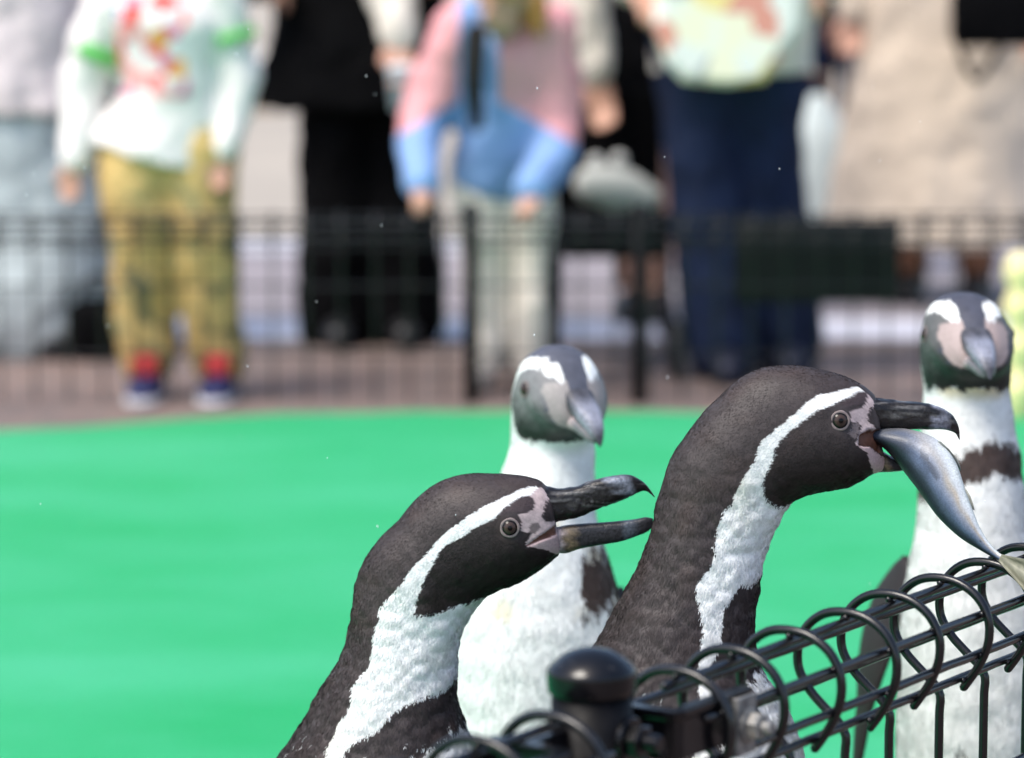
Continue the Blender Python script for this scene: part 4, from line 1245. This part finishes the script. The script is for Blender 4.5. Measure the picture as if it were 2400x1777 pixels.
def hoodie_mat():
    m, nt, b = new_mat('white_hoodie_with_print')
    tc = N(nt, 'ShaderNodeTexCoord')
    sep = N(nt, 'ShaderNodeSeparateXYZ'); nt.links.new(tc.outputs['Object'], sep.inputs[0])
    vo = N(nt, 'ShaderNodeTexVoronoi', Scale=26.0); nt.links.new(tc.outputs['Object'], vo.inputs['Vector'])
    sc = N(nt, 'ShaderNodeSeparateColor'); nt.links.new(vo.outputs['Color'], sc.inputs[0])
    pr = ramp(nt, sc.outputs[0], [(0.0, (0.75, 0.05, 0.04)), (0.2, (0.80, 0.74, 0.72)), (0.32, (0.6, 0.14, 0.28)), (0.45, (0.8, 0.74, 0.74)), (0.56, (0.12, 0.16, 0.50)), (0.68, (0.80, 0.74, 0.74)), (0.76, (0.80, 0.36, 0.06)), (0.86, (0.8, 0.35, 0.34))], 'CONSTANT')
    def band(sock, lo, hi):
        a_ = N(nt, 'ShaderNodeMath', operation='GREATER_THAN'); a_.inputs[1].default_value = lo; nt.links.new(sock, a_.inputs[0])
        c_ = N(nt, 'ShaderNodeMath', operation='LESS_THAN'); c_.inputs[1].default_value = hi; nt.links.new(sock, c_.inputs[0])
        d_ = N(nt, 'ShaderNodeMath', operation='MULTIPLY'); nt.links.new(a_.outputs[0], d_.inputs[0]); nt.links.new(c_.outputs[0], d_.inputs[1]); return d_.outputs[0]
    def mul(p, q):
        d_ = N(nt, 'ShaderNodeMath', operation='MULTIPLY'); nt.links.new(p, d_.inputs[0]); nt.links.new(q, d_.inputs[1]); return d_.outputs[0]
    box = mul(mul(band(sep.outputs[0], -0.105, 0.055), band(sep.outputs[2], 0.675, 0.90)), band(sep.outputs[1], -1.0, -0.02))
    mx = N(nt, 'ShaderNodeMix', data_type='RGBA'); mx.inputs[6].default_value = (0.82, 0.745, 0.72, 1)
    nt.links.new(box, mx.inputs[0]); nt.links.new(pr.outputs[0], mx.inputs[7])
    nt.links.new(mx.outputs[2], b.inputs['Base Color']); b.inputs['Roughness'].default_value = 0.85
    return m


def camo_mat():
    m, nt, b = new_mat('khaki_camouflage_cloth')
    tc = N(nt, 'ShaderNodeTexCoord')
    nz = N(nt, 'ShaderNodeTexNoise', Scale=16.0, Detail=2.0); nt.links.new(tc.outputs['Object'], nz.inputs['Vector'])
    r = ramp(nt, nz.outputs['Fac'], [(0.0, (0.10, 0.095, 0.05)), (0.38, (0.15, 0.14, 0.075)), (0.42, (0.56, 0.37, 0.13)), (0.6, (0.64, 0.43, 0.17)), (0.64, (0.34, 0.29, 0.13))])
    nt.links.new(r.outputs[0], b.inputs['Base Color']); b.inputs['Roughness'].default_value = 0.85
    return m


def windbreaker_mat():
    m, nt, b = new_mat('pink_and_blue_windbreaker')
    tc = N(nt, 'ShaderNodeTexCoord')
    sep = N(nt, 'ShaderNodeSeparateXYZ'); nt.links.new(tc.outputs['Object'], sep.inputs[0])
    ax = N(nt, 'ShaderNodeMath', operation='ABSOLUTE')
    sh = N(nt, 'ShaderNodeMath', operation='ADD'); sh.inputs[1].default_value = 0.055
    nt.links.new(sep.outputs[0], sh.inputs[0]); nt.links.new(sh.outputs[0], ax.inputs[0])
    # boundary rises towards the open front and falls along the sleeves
    mu = N(nt, 'ShaderNodeMath', operation='MULTIPLY_ADD'); mu.inputs[1].default_value = 0.55; mu.inputs[2].default_value = -0.055
    nt.links.new(ax.outputs[0], mu.inputs[0])
    ad = N(nt, 'ShaderNodeMath', operation='ADD'); nt.links.new(sep.outputs[2], ad.inputs[0]); nt.links.new(mu.outputs[0], ad.inputs[1])
    g = N(nt, 'ShaderNodeMath', operation='GREATER_THAN'); g.inputs[1].default_value = 0.63; nt.links.new(ad.outputs[0], g.inputs[0])
    g2 = N(nt, 'ShaderNodeMath', operation='GREATER_THAN'); g2.inputs[1].default_value = 0.045; nt.links.new(ax.outputs[0], g2.inputs[0])
    pr = N(nt, 'ShaderNodeMath', operation='MULTIPLY'); nt.links.new(g.outputs[0], pr.inputs[0]); nt.links.new(g2.outputs[0], pr.inputs[1])
    mx = N(nt, 'ShaderNodeMix', data_type='RGBA'); mx.inputs[6].default_value = (0.20, 0.33, 0.60, 1); mx.inputs[7].default_value = (0.72, 0.32, 0.34, 1)
    nt.links.new(pr.outputs[0], mx.inputs[0]); nt.links.new(mx.outputs[2], b.inputs['Base Color'])
    b.inputs['Roughness'].default_value = 0.6
    return m


SH_BLACK = {'mat': M_SHOE_BLACK}
WHITE_CLOTH = cloth('white_cloth', (0.72, 0.70, 0.67))
CREAM = cloth('cream_cloth', (0.70, 0.64, 0.56))

# child in the printed hoodie
Yh = 7.36
rx = X_(395, Yh)
sc_h = F / Yh
zz = lambda py, Y: 1 - (py + 117) * Y / F
hood, k, L = person('child in white printed hoodie and khaki camouflage trousers behind the far fence', rx, Yh, 0.0, 1.13,
    dict(name='hoodie', hem=0.535, hem_r=0.225, puff=1.04, flat=0.78, sleeve=1.15, hood=True, mat=hoodie_mat(), dx=-0.03),
    dict(name='trousers', mat=camo_mat(), wide=1.36, hem=0.035, cuff=0.072),
    {'mat': simple('navy_shoe', (0.02, 0.025, 0.09), 0.6, 0.3), 'sole': simple('pale_sole', (0.45, 0.44, 0.46), 0.7, 0.3), 'sock': simple('purple_sock', (0.07, 0.035, 0.20), 0.8, 0.2), 'sock_h': 0.12, 'k': 1.4},
    HAIR_DARK, head=1.25, arms=[[(-0.185, 0.01, 0.70), (-0.205, -0.04, 0.53)], [(0.150, 0.01, 0.72), (0.128, -0.05, 0.55)]],
    ankles=[(X_(340, Yh) - rx, 0.0, 0.06), (X_(508, Yh) - rx, 0.0, 0.06)], hips=[(-0.068, 0, 0.54), (0.062, 0, 0.54)], curl=0.5)
red = simple('red_shoe_tongue', (0.55, 0.05, 0.05), 0.7, 0.3)
for px in (340, 508):
    ax_ = X_(px, Yh) - rx
    link('shoe_tongue', mesh_from('shoe_tongue', box_data((ax_, -0.060, 0.078), (0.062, 0.035, 0.055), 0, 0.014)), red, hood)
grn = simple('green_band', (0.12, 0.52, 0.10), 0.7, 0.3)
for (c0, c1) in (((-0.150, 0, 0.785), (-0.162, 0, 0.757)), ((0.140, 0, 0.815), (0.145, 0, 0.795))):
    link('arm_band', mesh_from('arm_band', tube_data([c0, c1], 0.058, 24, None, 1.0, False)), grn, hood)

# far left: pale coat and long pale skirt
person('person in pale pink coat and long light blue grey skirt at the left edge', X_(20, 8.15), 8.15, R(10), 1.60,
    dict(name='coat', hem=0.60, hem_r=0.24, puff=1.1, mat=cloth('pale_pink_cloth', (0.66, 0.58, 0.58))),
    dict(name='skirt', hem=0.13, r=0.235, mat=cloth('pale_blue_grey_cloth', (0.52, 0.58, 0.59)), dx=0.03), SH_BLACK, HAIR_DARK)
person('person in taupe coat and dark brown boots between pale coat and hoodie child', X_(165, 8.5), 8.5, R(-8), 1.62,
    dict(name='coat', hem=0.44, hem_r=0.17, mat=cloth('taupe_cloth', (0.27, 0.21, 0.19))),
    dict(name='trousers', mat=cloth('mauve_grey_cloth', (0.36, 0.31, 0.32)), wide=0.9), {'mat': simple('dark_brown_leather', (0.03, 0.02, 0.018), 0.5, 0.4), 'boot': 0.16}, HAIR_DARK,
    arms=[[(-0.20, 0.03, 1.05), (-0.15, -0.10, 0.95)], [(0.20, 0.03, 1.05), (0.15, -0.10, 0.95)]])
# tall black figure
Yb = 8.4
person('adult all in black, long wide coat and loose trousers, left of the windbreaker child', X_(862, Yb), Yb, R(4), 1.72,
    dict(name='coat', hem=0.60, hem_r=0.235, puff=1.25, sleeve=1.35, mat=M_BLACK, dx=0.0),
    dict(name='trousers', mat=M_BLACK, wide=1.3, hem=-0.02, cuff=0.085), {'mat': M_SHOE_BLACK, 'boot': 0.03}, HAIR_DARK,
    arms=[[(-0.41, 0.02, 1.0), (-0.27, -0.14, 0.93)], [(0.30, 0.0, 1.06), (0.2, -0.14, 0.98)]],
    ankles=[(-0.078, 0, 0.085), (0.088, 0, 0.085)], hips=[(-0.065, 0, 0.86), (0.065, 0, 0.86)])
# child in the windbreaker, both hands on the fence
Yc = 7.52
cx = X_(1180, Yc)
hl = at(984, 462, 7.24); hr = at(1247, 482, 7.24)
wl = (hl.x - cx, hl.y + 0.035 - Yc, hl.z + 0.02); wr_ = (hr.x - cx, hr.y + 0.035 - Yc, hr.z + 0.02)
wind, k5, L5 = person('child in pink and blue windbreaker holding the far fence with both hands', cx, Yc, 0.0, 1.02,
    dict(name='windbreaker', hem=0.45, hem_r=0.115, puff=1.12, flat=0.75, sleeve=1.34, mat=windbreaker_mat(), dx=-0.045),
    dict(name='trousers', mat=cloth('ecru_cloth', (0.80, 0.70, 0.62)), wide=1.05), {'mat': simple('grey_canvas', (0.20, 0.18, 0.17), 0.7, 0.3)}, HAIR_BROWN, head=1.28,
    arms=[[(-0.180, -0.06, 0.60), wl], [(0.125, -0.06, 0.58), wr_]], ankles=[(-0.048, 0.0, 0.055), (0.062, 0.0, 0.055)], hips=[(-0.055, 0.02, 0.5), (0.055, 0.02, 0.5)], lean=0.16, curl=0.75, head_turn=(0.3, -0.6), head_off=(-0.075, -0.07))
link('shirt', mesh_from('shirt', tube_data([(-0.06, -0.145, 0.61), (-0.065, -0.178, 0.72), (-0.06, -0.165, 0.81)], [0.016, 0.024, 0.026], 12, 10)), cloth('black_shirt_cloth', (0.02, 0.018, 0.018)), wind)

# adult in cream behind the child
Yk = 8.02
kx = X_(1205, Yk)
person('adult in cream sweater with arms held out behind the windbreaker child', kx, Yk, 0.0, 1.58,
    dict(name='sweater', hem=0.80, hem_r=0.17, puff=1.05, sleeve=1.1, mat=CREAM),
    dict(name='trousers', mat=M_BLACK, wide=0.9), SH_BLACK, HAIR_DARK,
    arms=[[(-0.30, -0.06, 0.98), (-0.275, -0.15, 0.79)], [(0.15, -0.08, 0.92), (0.195, -0.12, 0.70)]], ankles=[(-0.06, 0, 0.08), (0.05, 0, 0.08)], hips=[(-0.065, 0, 0.8), (0.065, 0, 0.8)])
cup = link('paper_cup', mesh_from('paper_cup', lathe_data([(0.024, 0), (0.033, 0.095), (0.035, 0.098), (0.034, 0.102), (0.012, 0.108)], 24)), simple('pale_blue_paper', (0.60, 0.70, 0.76), 0.5, 0.4))
cup.location = (kx - 0.265, Yk - 0.2, 0.625)
tag(cup, 'pale blue and white cup held below the cream sleeve', 'cup')
Yk2 = 8.95
person('adult in black coat and narrow black trousers behind the black pushchair', X_(1485, Yk2), Yk2, R(-6), 1.66,
    dict(name='coat', hem=0.50, hem_r=0.20, puff=1.05, mat=M_BLACK, dx=-0.03), dict(name='trousers', mat=M_BLACK, wide=0.62), SH_BLACK, HAIR_DARK,
    ankles=[(-0.005, 0, 0.085), (0.07, 0, 0.085)], hips=[(-0.03, 0, 0.84), (0.07, 0, 0.84)], arms=[[(-0.22, 0.02, 1.08), (-0.2, -0.06, 0.88)], [(0.22, 0.02, 1.08), (0.2, -0.06, 0.88)]])

# adult in jeans with white jacket
Yj = 7.74
jx = X_(1715, Yj)
DEN = cloth('dark_blue_denim', (0.011, 0.018, 0.045), var=0.35)
person('adult in dark blue jeans and white jacket carrying the glossy bag', jx, Yj, 0.0, 1.66,
    dict(name='jacket', hem=0.71, hem_r=0.185, puff=1.12, mat=CREAM), dict(name='trousers', mat=DEN, wide=1.2, hem=-0.01, cuff=0.08), {'mat': simple('navy_boot', (0.012, 0.014, 0.03), 0.6, 0.3), 'boot': 0.08}, HAIR_DARK,
    arms=[[(-0.30, 0.0, 1.02), (-0.235, -0.16, 0.92)], [(0.28, 0.0, 1.04), (0.20, -0.18, 0.93)]], ankles=[(-0.02, -0.05, 0.085), (0.135, 0.06, 0.085)], hips=[(-0.082, 0, 0.82), (0.062, 0, 0.82)],
    knees=[(-0.065, -0.04, 0.46), (0.088, 0.0, 0.46)])


def glossy_bag():
    m, nt, b = new_mat('glossy_printed_bag')
    tc = N(nt, 'ShaderNodeTexCoord')
    vo = N(nt, 'ShaderNodeTexVoronoi', Scale=14.0); nt.links.new(tc.outputs['Object'], vo.inputs['Vector'])
    sc = N(nt, 'ShaderNodeSeparateColor'); nt.links.new(vo.outputs['Color'], sc.inputs[0])
    r = ramp(nt, sc.outputs[1], [(0.0, (0.88, 0.80, 0.62)), (0.35, (0.88, 0.68, 0.30)), (0.48, (0.8, 0.78, 0.74)), (0.66, (0.42, 0.42, 0.42)), (0.76, (0.72, 0.30, 0.24)), (0.84, (0.85, 0.82, 0.7))], 'CONSTANT')  # print colours; the warm yellows also carry painted-in sunlight
    nt.links.new(r.outputs[0], b.inputs['Base Color']); b.inputs['Roughness'].default_value = 0.25
    Yg = 7.5
    pts = [(1535, -60), (1530, 60), (1560, 150), (1600, 190), (1700, 200), (1790, 190), (1840, 110), (1880, 60), (1890, -60)]
    P = [at(px, py, Yg) for px, py in pts]
    c = sum((p for p in P), Vector()) / len(P)
    o_ = empty('tote_bag', c)
    n = len(P); V = []
    for dy, s in ((-0.05, 0.86), (-0.035, 1.0), (0.035, 1.0), (0.05, 0.86)):
        for p in P: V.append(((p.x - c.x) * s, dy, (p.z - c.z) * s))
    Fs = [tuple(range(n)), tuple(range(3 * n, 4 * n))[::-1]]
    for i in range(3):
        for j in range(n): Fs.append((i * n + j, (i + 1) * n + j, (i + 1) * n + (j + 1) % n, i * n + (j + 1) % n))
    link('pouch', mesh_from('pouch', (V, Fs)), m, o_, smooth=False)
    g = simple('lime_handle', (0.50, 0.66, 0.04), 0.5, 0.4)
    link('handle', mesh_from('handle', tube_data([(-0.15, -0.02, 0.05), (-0.13, -0.05, 0.16), (0.0, -0.03, 0.26), (0.12, -0.05, 0.16), (0.13, -0.02, 0.05)], 0.012, 10, 20)), g, o_)
    tag(o_, 'bright glossy patterned bag held in front of the jeans', 'bag')


glossy_bag()

Yn = 10.2
person('person in navy trousers half hidden between the jeans and the beige coat', X_(1955, Yn), Yn, 0.0, 1.62,
    dict(name='jacket', hem=0.82, hem_r=0.18, mat=cloth('navy_jacket_cloth', (0.02, 0.026, 0.06))), dict(name='trousers', mat=cloth('navy_cloth', (0.012, 0.018, 0.045)), wide=0.95), SH_BLACK, HAIR_DARK)
wb = empty('carrier_bag', (X_(1915, 9.9), 9.9, 0.17))
tag(wb, 'pale blue white carrier bag hanging between the jeans and the navy trousers', 'bag')
link('pouch', mesh_from('pouch', tube_data([(0, 0, 0.0), (0, 0, 0.14), (0, 0, 0.29), (0, 0, 0.36)], [0.095, 0.105, 0.088, 0.045], 16, 14, 0.5)), simple('pale_plastic', (0.58, 0.66, 0.66), 0.45, 0.4, 0.08, 10), wb)
link('handle', mesh_from('handle', tube_data([(-0.03, 0, 0.36), (-0.025, 0, 0.46), (0.025, 0, 0.46), (0.03, 0, 0.36)], 0.006, 8, 14)), simple('brown_strap', (0.2, 0.12, 0.07)), wb)

Yw = 9.4
beige = cloth('beige_coat_cloth', (0.56, 0.465, 0.37))
person('person in ankle length beige coat at the right edge', X_(2215, Yw), Yw, R(-14), 1.64,
    dict(name='coat', hem=0.17, hem_r=0.27, puff=1.42, mat=beige), dict(name='trousers', mat=cloth('rust_cloth', (0.28, 0.14, 0.09)), wide=0.8), {'mat': simple('black_boot', (0.016, 0.012, 0.012), 0.5, 0.4), 'boot': 0.10}, HAIR_DARK)
hb = empty('shoulder_bag', (X_(2330, 9.0), 9.0, 0.74))
tag(hb, 'black shoulder bag with hanging strap loop against the beige coat', 'bag')
link('pouch', mesh_from('pouch', box_data((0, 0, 0.10), (0.25, 0.09, 0.20), 0, 0.03)), M_BLACK, hb)
link('strap', mesh_from('strap', tube_data([(-0.115, -0.05, 0.08), (-0.10, -0.05, -0.02), (-0.06, -0.05, -0.085), (-0.015, -0.05, -0.03), (0.02, -0.05, 0.05)], 0.0095, 10, 24)), M_BLACK, hb)

# pushchair with pale bag on its seat
def pushchair():
    Yp = 7.86
    x0 = X_(1435, Yp)
    r_ = empty('pushchair', (x0, Yp, 0.004))
    tag(r_, 'black pushchair with empty low seat behind the far fence', 'pushchair')
    link('seat', mesh_from('seat', box_data((0, 0, 0.33), (0.27, 0.22, 0.11), 0, 0.03)), M_BLACK, r_)
    link('backrest', mesh_from('backrest', box_data((0.0, 0.13, 0.50), (0.25, 0.05, 0.34), 0, 0.02)), M_BLACK, r_)
    for sx in (-1, 1):
        for sy in (-1, 1):
            link('leg', mesh_from('leg', tube_data([(sx * 0.125, sy * 0.06, 0.32), (sx * 0.13, sy * 0.17, 0.07)], 0.010, 10)), M_CAST, r_)
            Mw = Matrix.Translation((sx * 0.145, sy * 0.175, 0.07)) @ Matrix.Rotation(math.pi / 2, 4, 'Y')
            link('wheel', mesh_from('wheel', lathe_data([(0.045, -0.012), (0.066, -0.013), (0.07, 0.0), (0.066, 0.013), (0.045, 0.012), (0.012, 0.016), (0.004, 0.018)], 28, Mw)), M_SHOE_BLACK, r_)
        link('handle', mesh_from('handle', tube_data([(sx * 0.12, 0.15, 0.62), (sx * 0.12, 0.22, 0.82), (sx * 0.04, 0.25, 0.86)], 0.011, 10, 10)), M_CAST, r_)
    g = empty('cloth_bag', (X_(1450, 7.8), 7.78, 0.392))
    tag(g, 'pale grey cloth bag with two knobs resting on the black pushchair seat', 'bag')
    gm = cloth('pale_grey_cloth', (0.42, 0.43, 0.41))
    body = [tube_data([(-0.06, 0, 0.06), (0.0, 0, 0.055), (0.07, 0, 0.03)], [0.048, 0.05, 0.034], 14, 10), tube_data([(-0.02, 0, 0.03), (0.06, 0, 0.035)], [0.035, 0.035], 12)]
    remeshed('pouch', body, gm, g, 0.008, 3)
    for dx in (-0.055, 0.0):
        v_, f_ = sphere_data(0.019, 14, 9)
        link('knob', mesh_from('knob', ([(a_ + dx, b_, c_ + 0.118 - abs(dx) * 0.1) for a_, b_, c_ in v_], f_)), cloth('grey_knob_cloth', (0.5, 0.5, 0.49)), g)


pushchair()

# black bag with pale round tag standing on the paving
bb = empty('black_bag', (X_(232, 8.05), 8.05, 0.004))
tag(bb, 'small black bag with pale round tag on the paving behind the hoodie child', 'bag')
link('pouch', mesh_from('pouch', box_data((0, 0, 0.075), (0.17, 0.12, 0.15), 0.2, 0.04)), M_BLACK, bb)
link('handle', mesh_from('handle', tube_data([(-0.05, 0, 0.14), (-0.03, 0, 0.2), (0.03, 0, 0.2), (0.05, 0, 0.14)], 0.007, 8, 12)), M_BLACK, bb)
Mt = Matrix.Translation((0.085, -0.075, 0.085)) @ Matrix.Rotation(math.pi / 2, 4, 'X')
link('tag', mesh_from('tag', lathe_data([(0.026, -0.004), (0.028, 0), (0.026, 0.004)], 20, Mt)), simple('pale_blue_tag', (0.55, 0.66, 0.85), 0.4, 0.5), bb)

# something white left standing far out on the paving
fb = empty('white_bag', (X_(632, 20.8), 20.8, 0.0))
tag(fb, 'white bag with tan base standing far off on the paving', 'bag')
link('pouch', mesh_from('pouch', tube_data([(0, 0, 0.12), (0, 0, 0.25), (0, 0, 0.32)], [0.14, 0.13, 0.06], 16, 10, 0.6)), WHITE_CLOTH, fb)
link('base', mesh_from('base', box_data((0, 0, 0.05), (0.26, 0.16, 0.10), 0, 0.02)), simple('tan_cloth', (0.36, 0.25, 0.13)), fb)

# knobbed post at the right edge, its sunlit glow painted in as pale yellow
kp = empty('knobbed_post', (X_(2398, 6.95), 6.95, TURF_Z))
tag(kp, 'pale yellow knobbed post standing at the right edge behind the penguin', 'post')
prof = [(0.028, 0.0)]
for i, z in enumerate((0.06, 0.15, 0.235, 0.31)):
    for q in (-1, -0.5, 0, 0.5, 1):
        prof.append((0.020 + 0.016 * math.cos(q * 1.35), z + q * 0.036))
prof.append((0.004, 0.352))
link('knobs', mesh_from('knobs', lathe_data(prof, 24)), simple('sunlit_yellow_plastic', (0.85, 0.72, 0.36), 0.4, 0.5, 0.05), kp)

# fine spray in the air
def spray():
    Ps = []
    for _ in range(45):
        px, py, Y = random.uniform(30, 2380), random.uniform(20, 1700), random.uniform(2.15, 3.1)
        p = at(px, py, Y)
        v_, f_ = sphere_data(random.uniform(0.00025, 0.0005), 8, 6)
        a_ = random.uniform(-0.4, 0.4); st = random.uniform(1.2, 3.0)
        Ps.append(([(x + p.x + z * st * math.sin(a_), y + p.y, z * st + p.z) for x, y, z in v_], f_))
    m, nt, b = new_mat('water_drops')
    b.inputs['Base Color'].default_value = (0.9, 0.92, 0.95, 1); b.inputs['Roughness'].default_value = 0.1
    o_ = link('water_spray', mesh_from('water_spray', join_data(Ps)), m)
    tag(o_, 'fine water drops flying above the penguins', 'water drops', kind='stuff')


spray()
